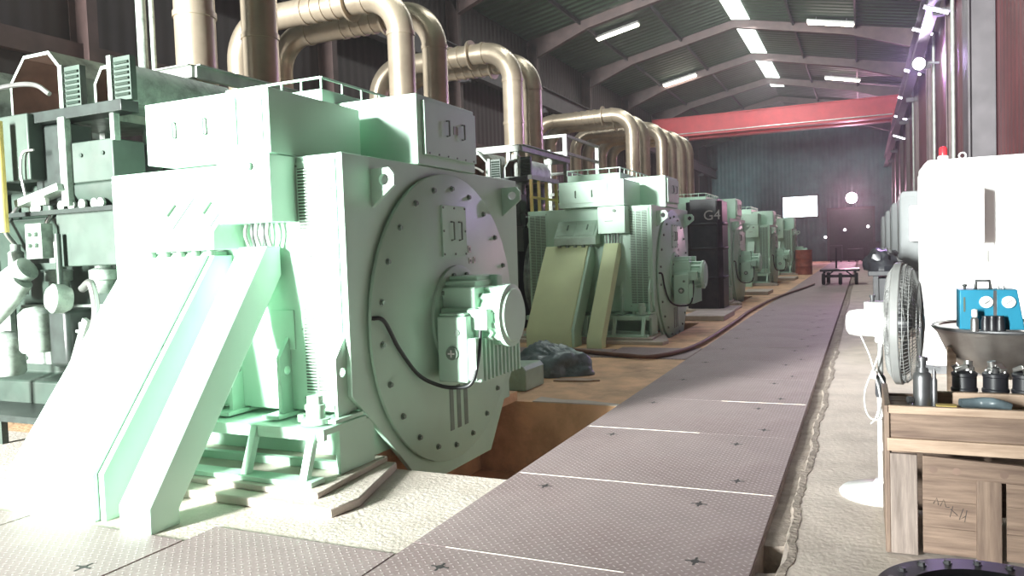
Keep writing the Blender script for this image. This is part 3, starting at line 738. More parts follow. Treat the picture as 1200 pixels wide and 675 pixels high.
def scaffold():
    x0, x1, y0, y1 = -8.0, -6.6, 17.9, 20.4; O = (x1, y0, 0)
    t = thing('pipe_rack', O, 'steel rack with rails left of the second generator top', 'steel frame')
    for x in (x0, x1):
        for y in (y0, y1): MB().box(x-.05, x+.05, y-.05, y+.05, 0, 4.45).build('post', 'frame_steel', t, O)
    for z in (3.0, 3.5, 4.0, 4.42):
        for p, q in (((x0, y0), (x1, y0)), ((x1, y0), (x1, y1))): MB().bar((p[0], p[1], z), (q[0], q[1], z), .06, .07).build('rail', 'frame_steel', t, O)
    # walkway rail with ochre posts behind the second generator
    O = (-5.58, 13.6, 2.36); t = thing('guard_rail', O, 'short guard rail with ochre posts beyond the lug of the nearest generator', 'guard rail')
    for y in (13.25, 13.62, 14.0): MB().box(-5.605, -5.555, y-.025, y+.025, 2.352, 2.98).build('post', 'yellow_paint', t, O)
    MB().box(-5.62, -5.54, 13.2, 14.6, 2.95, 3.03).build('top_rail', 'frame_steel', t, O)
    MB().box(-5.60, -5.56, 13.2, 14.6, 2.60, 2.64).build('rail', 'yellow_paint', t, O)
    MB().box(-5.605, -5.555, 14.5, 14.55, 2.352, 2.98).build('post', 'yellow_paint', t, O)
    # upright pipes left of the straight exhaust pipes
    for i, (x, w) in enumerate(((-6.9, 'thicker'), (-6.72, 'thinner'))):
        O = (x, 5.95-.02*i, 2.3); tag(MB().cyl(O, (x, O[1], 10.9), .05 if i == 0 else .025, 16).build('vent_riser', 'engine_pale', None, O), w+' of the two slim upright pipes at the top left', 'pipe', 'slim upright pipes')
scaffold()

# ------------------------------------------------------------------ dark lettered tank beside the third generator
def tank():
    O = (-3.53, 19.8, 0)
    t = thing('lettered_tank', O, 'tall black ribbed tank lettered in white between second and third generator', 'tank')
    x0, x1, y0, y1 = -4.02, -3.14, 19.3, 20.3
    mb = MB()
    rings = []
    for z in (.06, .10, .78, .80, .84, .86, 1.5, 1.52, 1.56, 1.58, 2.1, 2.12, 2.16, 2.18, 2.66, 2.70):
        d = .02 if any(abs(z-q) < .025 for q in (.82, 1.54, 2.14)) else 0
        rr = [(x0-d, y0+.12), (x0+.12, y0-d), (x1-.12, y0-d), (x1+d, y0+.12), (x1+d, y1-.1), (x1-.12, y1+d), (x0+.12, y1+d), (x0-d, y1-.1)]
        rings.append([Vector((a, b, z)) for a, b in rr])
    mb.loft(rings); mb.build('shell', 'black_paint', t, O, .01)
    mb = MB().box(x0+.1, x1-.1, y0+.1, y1-.1, 2.70, 2.76); mb.build('lid', 'black_paint', t, O, .01)
    mb = MB()
    for x in (x0+.12, x1-.12): mb.cyl((x, y0+.02, .1), (x, y0+.02, 2.7), .028, 10)
    mb.build('corner_pipe', 'black_paint', t, O)
    c = bpy.data.curves.new('lettering', 'FONT'); c.body = 'G4'; c.size = .34; c.extrude = .003; c.align_x = 'CENTER'
    tmp = bpy.data.objects.new('tmp', c); COL.objects.link(tmp); bpy.context.view_layer.update()
    me = bpy.data.meshes.new_from_object(tmp.evaluated_get(bpy.context.evaluated_depsgraph_get())); bpy.data.objects.remove(tmp)
    me.materials.clear(); me.materials.append(MAT['lettering_grey'])
    o = bpy.data.objects.new('lettering', me); COL.objects.link(o); o.parent = t; o['label'] = 'white painted letter and digit'
    o.location = Vector((-3.36, y0-.026, 2.24))-Vector(O); o.rotation_euler = (PI/2, 0, 0)
    struct('floor_plinth', MB().box(-4.25, -2.85, 19.05, 20.40, 0, .06), 'concrete_pale', bevel=.01)
tank()
for a in ((-3.6, -2.72, 16.75, 18.3), (-3.55, -2.75, 25.4, 26.9), (-3.5, -2.7, 35.2, 37)): struct('floor_plinth', MB().box(a[0], a[1], a[2], a[3], 0, .11), 'concrete_pale', bevel=.01)

# ------------------------------------------------------------------ cables, hose, bundle, pedestal
def ground_things():
    z = .042
    pts = smooth_path([(-4.6, 11.6, z), (-3.9, 11.25, z), (-3.2, 10.95, z), (-2.75, 10.95, z), (-2.42, 12.2, z+.006), (-2.40, 15.7, z+.006), (-2.45, 19.2, z+.006), (-2.3, 23.7, z+.006), (-1.85, 28.9, z+.006), (-1.7, 31, z+.006)], 10)
    O = (-2.42, 12.2, 0); tag(MB().tube(pts, .032, 12).build('hose', 'hose', None, O), 'long brown hose curving along the left edge of the walkway', 'hose')
    # crumpled plastic bundle
    O = Vector((-3.72, 9.45, 0)); n = 64; rings = []
    from mathutils import noise
    for j in range(n//2+1):
        r = []
        for i in range(n):
            th = 2*PI*i/n; ph = PI/2*j/(n//2)
            d = Vector((math.cos(th)*math.cos(ph), math.sin(th)*math.cos(ph), math.sin(ph)))
            k = 1+.30*noise.noise(d*1.7+Vector((3, 1, 2)))+.10*abs(noise.noise(d*4.2+Vector((d.z*2, 0, 0))))+.025*noise.noise(d*9)
            p = Vector((d.x*.47*k, d.y*.40*k, .41*d.z*k)); p.z *= (1+.35*d.x*-1*.6)
            if j == 0: p.z = 0.003
            r.append(O+p)
        rings.append(r)
    tag(MB().loft(rings, 0, True, False).build('plastic_bundle', 'tarp', None, O), 'crumpled dark blue-grey plastic bundle on the floor beside the nearest generator', 'plastic bundle')
    O = (-3.80, 8.35, 0)
    mb = MB().prism([(-4.05, 0), (-3.56, 0), (-3.56, .24), (-3.60, .29), (-4.05, .27)], 'y', 8.1, 8.65)
    tag(mb.build('concrete_block', 'mint_worn', None, O, .012), 'low grey-green block between the nearest generator and the dark bundle', 'block')
    O = (-3.2, 8.9, 0)
    mb = MB().prism([(-3.5, 8.80), (-3.1, 8.86), (-2.95, 8.95), (-3.2, 9.02), (-3.5, 8.96)], 'z', 0, .02)
    tag(mb.build('wood_scrap', 'wood_pale', None, O), 'flat pale scrap of board in front of the plastic bundle', 'board')
ground_things()

# ------------------------------------------------------------------ pedestal fan
def fan():
    O = Vector((.085, 5.31, 0)); t = thing('pedestal_fan', O, 'white pedestal fan with round wire cage beside the wooden crate', 'fan')
    mb = MB().lathe([(0, 0), (.245, 0), (.25, .012), (.235, .03), (.12, .055), (.05, .075), (.036, .10), (0, .10)], O, (0, 0, 1), 48)
    mb.build('base', 'white_plastic', t, O)
    MB().cyl(O+Vector((0, 0, .08)), O+Vector((0, 0, .68)), .021, 20).build('lower_tube', 'white_plastic', t, O)
    MB().lathe([(.026, 0), (.032, .02), (.030, .12), (.02, .14), (0, .14)], O+Vector((0, 0, .62)), (0, 0, 1), 24).build('height_collar', 'dark_plastic', t, O, label='dark collar')
    MB().cyl(O+Vector((0, 0, .7)), O+Vector((0, 0, .99)), .016, 16).build('upper_tube', 'grey_plastic', t, O)
    ax = Vector((math.cos(-.13), math.sin(-.13), 0)); hc = O+Vector((.02, 0, 1.085))
    mh = MB().lathe([(0, -.21), (.055, -.21), (.075, -.195), (.085, -.15), (.088, -.02), (.08, .02), (.05, .05), (0, .05)], hc, ax, 32).build('motor_housing', 'white_plastic', t, O)
    MB().box(hc.x-.11, hc.x+.02, hc.y-.04, hc.y+.04, hc.z+.07, hc.z+.135).build('oscillation_box', 'grey_plastic', mh, O, .006)
    MB().lathe([(.012, 0), (.012, .03), (.018, .03), (.018, .045), (0, .045)], hc+Vector((-.06, 0, .13)), (0, 0, 1), 14).build('oscillation_knob', 'dark_plastic', mh, O)
    MB().box(hc.x-.05, hc.x+.06, hc.y-.045, hc.y+.045, hc.z-.12, hc.z-.07).build('neck', 'white_plastic', mh, O, .01)
    R = .365; gc = hc+ax*.075
    u = Vector((-ax.y, ax.x, 0)); w = Vector((0, 0, 1))
    def P(r, h, a): return gc+ax*h+(u*math.cos(a)+w*math.sin(a))*r
    mb = MB(); nw = 84
    prof_r = [(.09, -.045), (.20, -.055), (.31, -.04), (.355, -.01), (R, .03)]
    for i in range(nw):
        a = 2*PI*i/nw; mb.tube([P(r, h, a) for r, h in prof_r], .0019, 4)
    for r, h in prof_r: mb.torus(gc+ax*h, ax, r, .0028, 64, 5)
    mb.torus(gc+ax*.0, ax, R, .006, 72, 6)
    mb.build('rear_grille', 'grey_plastic', t, O)
    mb = MB(); prof_f = [(R, .035), (.362, .06), (.335, .09), (.25, .125), (.14, .14), (.06, .143)]
    for i in range(nw):
        a = 2*PI*(i+.5)/nw; mb.tube([P(r, h, a) for r, h in prof_f], .0019, 4)
    for r, h in prof_f[1:]: mb.torus(gc+ax*h, ax, r, .0026, 64, 5)
    mb.build('front_grille', 'grey_plastic', t, O)
    MB().lathe([(R+.004, -.005), (R+.010, .0), (R+.010, .036), (R+.004, .042)], gc, ax, 72, 0, True, False).build('cage_ring', 'grey_plastic', t, O)
    MB().lathe([(.062, 0), (.062, .008), (.05, .014), (0, .016)], gc+ax*.138, ax, 32).build('grille_badge', 'grey_plastic', t, O)
    MB().lathe([(.05, -.02), (.055, 0), (.05, .05), (.03, .065), (0, .07)], gc+ax*.02, ax, 28).build('blade_hub', 'dark_plastic', t, O)
    for k in range(3):
        a0 = 2*PI*k/3+.4; n = 9; top = []
        for j in range(n+1):
            r = .045+(.32-.045)*j/n; half = .42*math.sin(min(1, .35+j/n*.9)*PI*.62)
            row = []
            for i in range(9):
                s = i/8*2-1; tw = .5-.25*j/n
                row.append(P(r, .045+s*half*r*tw*.6, a0+s*half))
            top.append(row)
        mb = MB()
        vs = [p for r in top for p in r]; fs = []
        for j in range(n):
            for i in range(8): fs.append((j*9+i, j*9+i+1, (j+1)*9+i+1, (j+1)*9+i))
        mb.add(vs, fs, 0, True); o = mb.build('blade', 'grey_plastic', t, O, fix=False)
        sd = o.modifiers.new('thick', 'SOLIDIFY'); sd.thickness = .004
    pts = smooth_path([hc+Vector((-.13, -.03, -.075)), hc+Vector((-.08, -.06, -.20)), hc+Vector((-.05, -.06, -.33)), O+Vector((-.005, -.05, .62)), O+Vector((-.03, -.05, .50)), O+Vector((-.06, -.06, .46))], 8)
    MB().tube(pts, .0042, 8).build('pull_cord', 'white_plastic', t, O)
    pts = smooth_path([hc+Vector((.0, -.05, -.09)), hc+Vector((-.05, -.07, -.25)), hc+Vector((-.11, -.07, -.42)), hc+Vector((-.10, -.06, -.56)), hc+Vector((-.04, -.05, -.60)), hc+Vector((.03, -.04, -.52)), hc+Vector((.0, -.05, -.38)), hc+Vector((-.07, -.05, -.24))], 9)
    MB().tube(pts, .0048, 8).build('power_cord', 'white_plastic', t, O, label='white cord hanging in a loop')
    MB().box(hc.x-.075, hc.x-.045, hc.y-.085, hc.y-.055, hc.z-.34, hc.z-.29).build('plug', 'white_plastic', t, O, .006)
fan()

# ------------------------------------------------------------------ wooden crate and what is in it
def crate():
    x0, x1, y0, y1, zt = .095, 1.22, 4.30, 5.03, .765
    O = Vector(((x0+x1)/2, (y0+y1)/2, 0)); t = thing('wooden_crate', O, 'large rough wooden crate in the right foreground', 'crate')
    B = lambda mb, n, m='wood_x', bev=.004: mb.build(n, m, t, O, bev)
    B(MB().box(x0, x1, y0, y0+.03, .725, zt), 'top_rail', 'wood_pale')
    B(MB().box(x0+.004, x1, y0+.012, y0+.035, .60, .724), 'side_board')
    B(MB().box(x0, x1, y0-.004, y0+.03, .535, .60), 'middle_rail', 'wood_pale')
    for i in range(3):
        for a, b in ((x0+.158, .592), (.612, .965), (.985, x1)): B(MB().box(a, b, y0+.026, y0+.036, .02+.135*i, .1535+.135*i), 'panel_board', 'wood_x', .001)
    B(MB().box(x0+.012, x0+.135, y0, y0+.03, .01, .522), 'stile', 'wood_worn')
    for xx in (.485, .86): B(MB().box(xx, xx+.105, y0, y0+.03, .01, .415), 'stile', 'wood_z')
    B(MB().prism([(x0+.158, .415), (x1, .40), (x1, .475), (x0+.158, .520)], 'y', y0, y0+.03), 'cross_rail', 'wood_x')
    for z in (.06, .26, .46, .66): B(MB().box(x0-.01, x0+.02, y0+.03, y1, z-.05, z+.095), 'end_board', 'wood_z')
    B(MB().box(x0-.012, x0+.012, y0+.0, y0+.06, .01, .765), 'corner_post', 'wood_z')
    B(MB().box(x0, x1, y1-.03, y1, .02, .70), 'back_panel', 'wood_x')
    B(MB().box(x1-.02, x1, y0+.03, y1, .02, .70), 'end_panel', 'wood_z')
    for k in range(4): B(MB().box(x0+.02, x1-.02, y0+.06+.16*k, y0+.21+.16*k, .665, .69), 'deck_board', 'wood_x')
    B(MB().box(x0+.235, x1-.02, 4.76, 4.80, .69, .762), 'inner_batten', 'wood_pale')
    # knots on the cross rail
    for x, z in ((.30, .455), (.40, .452), (.60, .452)):
        B(MB().lathe([(.018, 0), (.018, .0012), (0, .0012)], (x, y0, z), (0, -1, 0), 14), 'knot', 'hood_brown', 0)
    # pencil strokes on the panel
    def stroke(pts): return MB().tube([(a, y0+.0255, b) for a, b in pts], .0016, 5)
    for p in ([(.30, .275), (.315, .305), (.322, .27)], [(.33, .265), (.345, .30), (.355, .262), (.37, .262)], [(.375, .255), (.405, .225)], [(.385, .27), (.372, .215)], [(.43, .262), (.412, .205), (.44, .225)], [(.445, .255), (.435, .195)]):
        stroke(p).build('pencil_mark', 'mark_dark', t, O)
crate()

def crate_contents():
    # bottle jack
    O = Vector((.275, 4.62, .692)); t = thing('bottle_jack', O, 'small grey steel bottle jack at the left front corner of the crate', 'jack')
    MB().box(O.x-.055, O.x+.055, O.y-.05, O.y+.05, .692, .714).build('base', 'steel_dark', t, O, .006)
    MB().lathe([(.045, .02), (.045, .17), (.041, .19), (.030, .20), (.030, .225), (.020, .225), (.020, .26), (.027, .26), (.027, .28), (0, .28)], O, (0, 0, 1), 28).build('cylinder', 'steel_dark', t, O)
    MB().lathe([(.014, 0), (.014, .14), (.009, .15), (.009, .20), (0, .20)], O+Vector((.055, -.01, .02)), (0, 0, 1), 14).build('pump_plunger', 'steel_dark', t, O)
    MB().bar(O+Vector((-.02, 0, .235)), O+Vector((.085, -.01, .215)), .018, .022).build('handle_socket', 'steel_dark', t, O)
    MB().lathe([(.012, 0), (.02, .01), (.02, .03), (0, .035)], O+Vector((-.045, -.02, .05)), (-1, -.3, 0), 14).build('valve', 'steel_dark', t, O)
    # black pumps
    lab = ['leftmost of the three black cylindrical pumps in the crate', 'middle one of the three black pumps in the crate', 'rightmost of the three black pumps in the crate']
    for i, x in enumerate((.505, .655, .795)):
        O = Vector((x*.985, 4.90, .691))
        if i == 0:
            t = thing('hydraulic_pump', O, lab[0], 'pump', 'black pumps in the crate'); P0 = t
            MB().lathe([(.058, 0), (.062, .01), (.062, .055), (.066, .06), (.066, .075), (.060, .08), (.060, .14), (.064, .145), (.064, .16), (.05, .17), (0, .17)], O, (0, 0, 1), 36).build('body', 'black_paint', t, O)
            MB().lathe([(.03, 0), (.03, .02), (.022, .025), (.022, .055), (0, .055)], O+Vector((.02, .0, .17)), (0, .2, 1), 20).build('outlet', 'steel', t, O)
            MB().obox(O+Vector((-.015, -.02, .19)), (.03, .0, .012), (0, .018, 0), (-.004, 0, .012)).build('valve_block', 'steel', t, O, .004)
            MB().lathe([(.016, 0), (.016, .03), (0, .03)], O+Vector((-.035, .02, .17)), (-.4, 0, 1), 14).build('port', 'steel_dark', t, O)
            for a in range(4): MB().lathe([(.008, 0), (.008, .012), (0, .012)], O+Vector((.05*math.cos(a*PI/2+.6), .05*math.sin(a*PI/2+.6), .165)), (0, 0, 1), 6).build('bolt', 'steel', t, O)
        else:
            c = copy_tree(P0); c.location = O; c.rotation_euler = (0, 0, (0, 1.9, -.8)[i]); c['label'] = lab[i]
    mb = MB().box(.72, .76, 4.81, 4.82, .691, .735)
    tag(mb.build('paper_tag', 'label_white', None, (.74, 4.815, .691)), 'small white tag before the rightmost black pumps', 'tag')
    mb = MB().box(.335, .43, 4.55, 4.61, .692, .728); tag(mb.build('cardboard_box', 'yellow_paint', None, (.38, 4.58, .69), .003), 'small pale yellow box beside the jack in the crate', 'box')
    O = Vector((.54, 4.62, .698))
    mb = MB().tube(smooth_path([O+Vector((-.09, 0, .03)), O+Vector((0, .02, .035)), O+Vector((.07, -.01, .04)), O+Vector((.13, 0, .02))], 6), [.028]*6+[.03]*6+[.026]*7, 14)
    tag(mb.build('glove', 'tarp', None, O), 'dark rolled cloth lying in the crate', 'cloth')
crate_contents()

def basin_and_case():
    O = Vector((.84, 5.78, 0)); t = thing('metal_basin', O, 'round dull metal basin on wooden legs behind the crate', 'basin')
    MB().lathe([(.0, .70), (.14, .70), (.28, .76), (.36, .87), (.41, .985), (.425, 1.0), (.43, 1.02), (.425, 1.03), (.40, 1.03), (.39, 1.02), (0, 1.02)], O, (0, 0, 1), 64).build('bowl', 'basin_metal', t, O)
    MB().torus(O+Vector((0, 0, 1.022)), (0, 0, 1), .43, .012, 72, 8).build('rim', 'steel_dark', t, O)
    for a in (2.6, 3.5, -.4, .6):
        x, y = O.x+.36*math.cos(a), O.y+.36*math.sin(a); MB().box(x-.025, x+.025, y-.025, y+.025, 0, .90).build('leg', 'wood_pale', t, O, .003)
    # blue instrument case with two dials
    O = Vector((.70, 5.55, 1.03)); t = thing('gauge_case', O, 'blue steel instrument case with two white dials on the metal basin', 'instrument case')
    x0, xm, x1 = .535, .725, .875; y0, y1 = 5.48, 5.68
    MB().box(x0, xm, y0, y1, 1.03, 1.275).build('body', 'blue_paint', t, O, .006)
    MB().prism([(xm, 1.03), (x1, 1.03), (x1-.04, 1.275), (xm, 1.275)], 'y', y0-.012, y1).build('sloped_body', 'blue_paint', t, O, .006)
    MB().box(xm-.012, xm+.004, y0-.014, y0, 1.04, 1.27).build('seam', 'steel_dark', t, O)
    for x, z in ((.675, 1.20), (.79, 1.20)):
        d = MB().lathe([(.036, 0), (.036, .014), (.031, .016), (.031, .010), (0, .010)], (x, y0-.011 if x > xm else y0, z), (0, -1, 0), 32).build('dial', 'glass_dial', t, O)
        MB().bar((x-.012, y0-.024, z-.01), (x+.018, y0-.024, z+.012), .002, .003).build('needle', 'cable_black', d, O)
    MB().tube([(.63, 5.57, 1.275), (.635, 5.57, 1.325), (.705, 5.57, 1.325), (.71, 5.57, 1.275)], .010, 10).build('carry_handle', 'cable_black', t, O)
    MB().lathe([(.008, 0), (.008, .015), (.014, .02), (.014, .03), (0, .034)], (.57, 5.55, 1.275), (0, 0, 1), 14).build('knob', 'cable_black', t, O)
    for x in (.75, .78): MB().lathe([(.008, 0), (.008, .02), (0, .02)], (x, 5.58, 1.275), (0, 0, 1), 10).build('stud', 'steel', t, O)
    MB().box(x0+.02, x0+.03, y0-.003, y0, 1.14, 1.23).build('slot', 'slot_dark', t, O)
    # small spray bottle before the case
    O = Vector((.605, 5.40, 1.03)); t = thing('steel_canister', O, 'small bright steel canister standing before the blue case', 'canister')
    MB().lathe([(.0, 0), (.022, 0), (.022, .07), (.016, .08), (.012, .085), (0, .085)], O, (0, 0, 1), 24).build('body', 'steel', t, O)
    MB().lathe([(.014, 0), (.018, .01), (.016, .045), (0, .05)], O+Vector((0, 0, .085)), (0, 0, 1), 20).build('cap', 'label_white', t, O)
    for i, (x, w) in enumerate(((.665, 'left'), (.70, 'middle'), (.74, 'right'))):
        O = Vector((x, 5.42, 1.03)); tag(MB().lathe([(0, 0), (.026, 0), (.026, .06), (.02, .075), (.02, .09), (0, .09)], O, (0, 0, 1), 20).build('oil_can', 'black_paint', None, O), w+' one of the small black cans before the blue case', 'can', 'small black cans')
basin_and_case()

# ------------------------------------------------------------------ switch cabinets on the right
def ac_unit(t, O, x, y, z, w=.30, h=.60, d=.20):
    a = MB().box(x, x+w, y-d, y, z, z+h).build('cooling_unit', 'white_paint', t, O, .015)
    mb = MB()
    for k in range(15): mb.box(x+.03, x+w-.02, y-d-.004, y-d, z+h-.05-.017*k, z+h-.042-.017*k)
    mb.build('grille', 'grey_plastic', a, O)
    MB().box(x+.02, x+.14, y-d-.003, y-d, z+.235, z+.25).build('badge', 'grey_plastic', a, O)
    MB().box(x+.07, x+.17, y-d-.003, y-d, z+.06, z+.075).build('badge', 'grey_plastic', a, O)
def cabinet(name, x0, x1, y0, y1, h, m, label, group, ac=None, beacon=None):
    O = Vector(((x0+x1)/2, (y0+y1)/2, 0)); t = thing(name, O, label, 'cabinet', group)
    MB().box(x0+.02, x1-.02, y0+.02, y1-.02, 0, .10).build('plinth', 'steel_dark', t, O)
    MB().prism([(x0, .10), (x1, .10), (x1, h-.05), (x1-.05, h), (x0+.05, h), (x0, h-.05)], 'y', y0, y1).build('body', m, t, O, .012)
    n = 1 if x1-x0 < 1 else 2; w = (x1-x0)/n
    for k in range(n):
        d = MB().box(x0+w*k+.02, x0+w*(k+1)-.02, y0-.015, y0, .16, h-.1).build('door', m, t, O, .004)
        MB().box(x0+w*(k+1)-.10, x0+w*(k+1)-.08, y0-.035, y0-.015, h*.52, h*.52+.14).build('handle', 'steel', d, O)
    yy = y0
    k = 0
    while yy < y1-.1:
        MB().box(x0-.012, x0, yy+.02, min(yy+.62, y1)-.02, .16, h-.12).build('side_door', m, t, O, .004); yy += .62
    if ac: ac_unit(t, O, *ac)
    if beacon:
        b = MB().lathe([(.06, 0), (.06, .05), (.045, .06), (0, .06)], beacon, (0, 0, 1), 24).build('beacon_base', 'white_paint', t, O)
        MB().lathe([(.045, .06), (.045, .14), (.03, .165), (0, .17)], beacon, (0, 0, 1), 24).build('beacon_lens', 'red_lens', b, O, label='red warning lamp')
        MB().torus(Vector(beacon)+Vector((.2, .02, .045)), (0, 1, 0), .035, .009, 24, 8).build('lifting_eye', 'white_paint', t, O)
    return t
cabinet('switch_cabinet', .65, 2.10, 10.3, 11.2, 2.51, 'white_paint', 'big bright white switch cabinet with red beacon, nearest on the right', 'switch cabinets along the right wall', (.92, 10.285, 1.53, .30, .64, .34), (.87, 10.5, 2.51))
c2 = cabinet('switch_cabinet', .60, 1.68, 15.5, 16.5, 2.45, 'grey_paint', 'grey switch cabinet with small cooling unit, behind the white one', 'switch cabinets along the right wall', (.74, 15.485, 1.56, .36, .62, .22))
for k, (y, w) in enumerate(((20.0, 'third switch cabinet from the front, a narrow grey strip behind the second'), (25.0, 'fourth switch cabinet from the front along the right wall'), (31.0, 'farthest switch cabinet along the right wall'))):
    c = copy_tree(c2); c.location = c2.location+Vector((0, y-15.5, 0)); c['label'] = w
def right_wall_things():
    # conduits
    for i, (y, z0, w) in enumerate(((22.0, .0, 'nearest'), (27.6, .0, 'second'), (38.5, .0, 'farthest'))):
        O = (2.05, y, z0); tag(MB().cyl(O, (2.05, y, 10.0), .045, 12).build('conduit', 'frame_steel', None, O), w+' slim upright conduit on the red right wall', 'conduit', 'conduits on the right wall')
    # black covered bench
    O = Vector((.38, 14.3, 0)); t = thing('covered_bench', O, 'black bench heaped with dark sheeting beside the grey cabinet', 'bench')
    x0, x1, y0, y1 = .14, .58, 13.9, 14.9
    MB().box(x0-.08, x1, y0-.05, y1, 1.02, 1.10).build('top', 'black_paint', t, O, .01)
    for x in (x0, x1-.07):
        for y in (y0, y1-.08): MB().box(x, x+.07, y, y+.07, 0, 1.02).build('leg', 'black_paint', t, O)
    MB().box(x0+.02, x1-.02, y0+.04, y1-.04, .12, .98).build('cupboard', 'black_paint', t, O, .01)
    from mathutils import noise
    rings = []
    for j in range(9):
        r = []
        for i in range(24):
            th = 2*PI*i/24; ph = PI/2*j/8; d = Vector((math.cos(th)*math.cos(ph), math.sin(th)*math.cos(ph), math.sin(ph)))
            k = 1+.35*noise.noise(d*2.7)
            r.append(Vector((.30+d.x*.30*k, 14.4+d.y*.42*k, 1.10+.34*d.z*k)))
        rings.append(r)
    MB().loft(rings, 0, True, False).build('sheeting', 'black_paint', t, O)
right_wall_things()

# ------------------------------------------------------------------ black flanged ring in the foreground
def ring():
    O = Vector((.32, 2.42, 0)); zt = .60
    t = thing('flanged_casing', O, 'black round flanged casing with bolts at the bottom right corner', 'casing')
    MB().lathe([(.22, 0), (.24, .02), (.24, zt-.03), (.305, zt-.03), (.305, zt), (.225, zt), (.215, zt-.012), (.215, .03), (0, .03)], O, (0, 0, 1), 72, 0, True, False).build('shell', 'black_paint', t, O)
    for i in range(20):
        a = 2*PI*(i+.2)/20; p = O+Vector((.268*math.cos(a), .268*math.sin(a), zt))
        MB().lathe([(.013, 0), (.013, .003), (.009, .003), (.009, .010), (0, .011)], p, (0, 0, 1), 6).build('bolt', 'steel_dark', t, O)
ring()

# ------------------------------------------------------------------ far away: trolley, drum, crane
def far_things():
    O = Vector((-.83, 31.6, .007)); t = thing('flat_trolley', O, 'four-wheeled flat trolley with upright handle on the far walkway', 'trolley')
    MB().box(-1.5, -.14, 30.9, 32.4, .50, .58).build('deck', 'black_paint', t, O, .01)
    mb = MB()
    for x in (-1.35, -.3): mb.bar((x, 31.0, .48), (x, 32.3, .48), .08, .08)
    mb.bar((-1.4, 31.1, .30), (-.25, 31.1, .30), .06, .06).bar((-1.4, 32.2, .30), (-.25, 32.2, .30), .06, .06)
    for x, d in ((-1.05, -.25), (-.6, .25)): mb.bar((x, 31.1, .5), (x+d, 31.1, .3), .05, .05)
    mb.build('chassis', 'black_paint', t, O)
    for x, y in ((-1.38, 31.1), (-.26, 31.1), (-1.25, 32.2), (-.80, 31.05)):
        MB().lathe([(.10, -.05), (.20, -.06), (.215, -.03), (.215, .03), (.20, .06), (.10, .05)], (x, y, .223), (1, 0, 0), 28).build('wheel', 'black_rubber', t, O)
    MB().cyl((-.97, 32.3, .55), (-.97, 32.35, 1.35), .035, 12).build('handle', 'black_paint', t, O)
    O = Vector((-2.76, 41.6, 0)); t = thing('steel_drum', O, 'red steel drum standing by the walkway in the distance', 'drum')
    MB().lathe([(0, .0), (.40, 0), (.41, .02), (.40, .04), (.40, .40), (.415, .42), (.40, .44), (.40, .80), (.415, .82), (.40, .84), (.40, 1.2), (.41, 1.22), (.40, 1.24), (.38, 1.22), (0, 1.22)], O, (0, 0, 1), 40).build('shell', 'drum_red', t, O)
    MB().lathe([(.05, 0), (.05, .03), (0, .03)], O+Vector((.2, 0, 1.22)), (0, 0, 1), 16).build('bung', 'steel_dark', t, O)
    # overhead travelling crane
    O = Vector((-5.2, 49, 8.3)); t = thing('overhead_crane', O, 'red overhead travelling crane spanning the far end of the hall', 'crane')
    for y in (48.2, 49.8):
        gd = MB().box(WL+.6, WR-.3, y-.22, y+.22, 8.42, 9.5).build('girder', 'crane_red', t, O, .01)
        MB().box(WL+.6, WR-.3, y-.32, y+.32, 8.36, 8.42).build('bottom_flange', 'crane_red', gd, O)
        MB().box(WL+.6, WR-.3, y-.30, y+.30, 9.5, 9.55).build('top_flange', 'crane_red', gd, O)
    MB().cyl((WL+.7, 47.75, 8.50), (WR-.4, 47.75, 8.50), .035, 10).build('cable_track', 'steel', t, O)
    for x in (WL+.75, WR-.45): MB().box(x-.16, x+.16, 47.2, 50.8, 8.29, 8.7).build('end_truck', 'crane_red', t, O, .01)
    hb = MB().box(-11.0, -9.8, 48.45, 49.55, 8.5, 9.3).build('hoist_trolley', 'crane_red', t, O, .02)
    MB().cyl((-10.9, 49, 8.4), (-9.9, 49, 8.4), .24, 24).build('hoist_drum', 'steel_dark', hb, O)
    # dim clutter by the far wall
    for i, (x, w, h, lab) in enumerate(((-2.0, .9, 1.3, 'leftmost dark crate by the far door'), (-.6, 1.1, 1.0, 'middle dark crate by the far door'), (.7, .8, 1.5, 'rightmost dark crate by the far door'))):
        O = (x, 66.5, 0); mb = MB().box(x-w/2, x+w/2, 66, 67, .12, h)
        for dx in (-w/2+.08, 0, w/2-.08): mb.box(x+dx-.05, x+dx+.05, 66, 67, .007, .12)
        for z in (.2, h-.15): mb.box(x-w/2-.02, x+w/2+.02, 65.97, 66, z, z+.1)
        tag(mb.build('storage_crate', 'black_paint', None, O, .01), lab, 'crate', 'dark crates by the far door')
far_things()

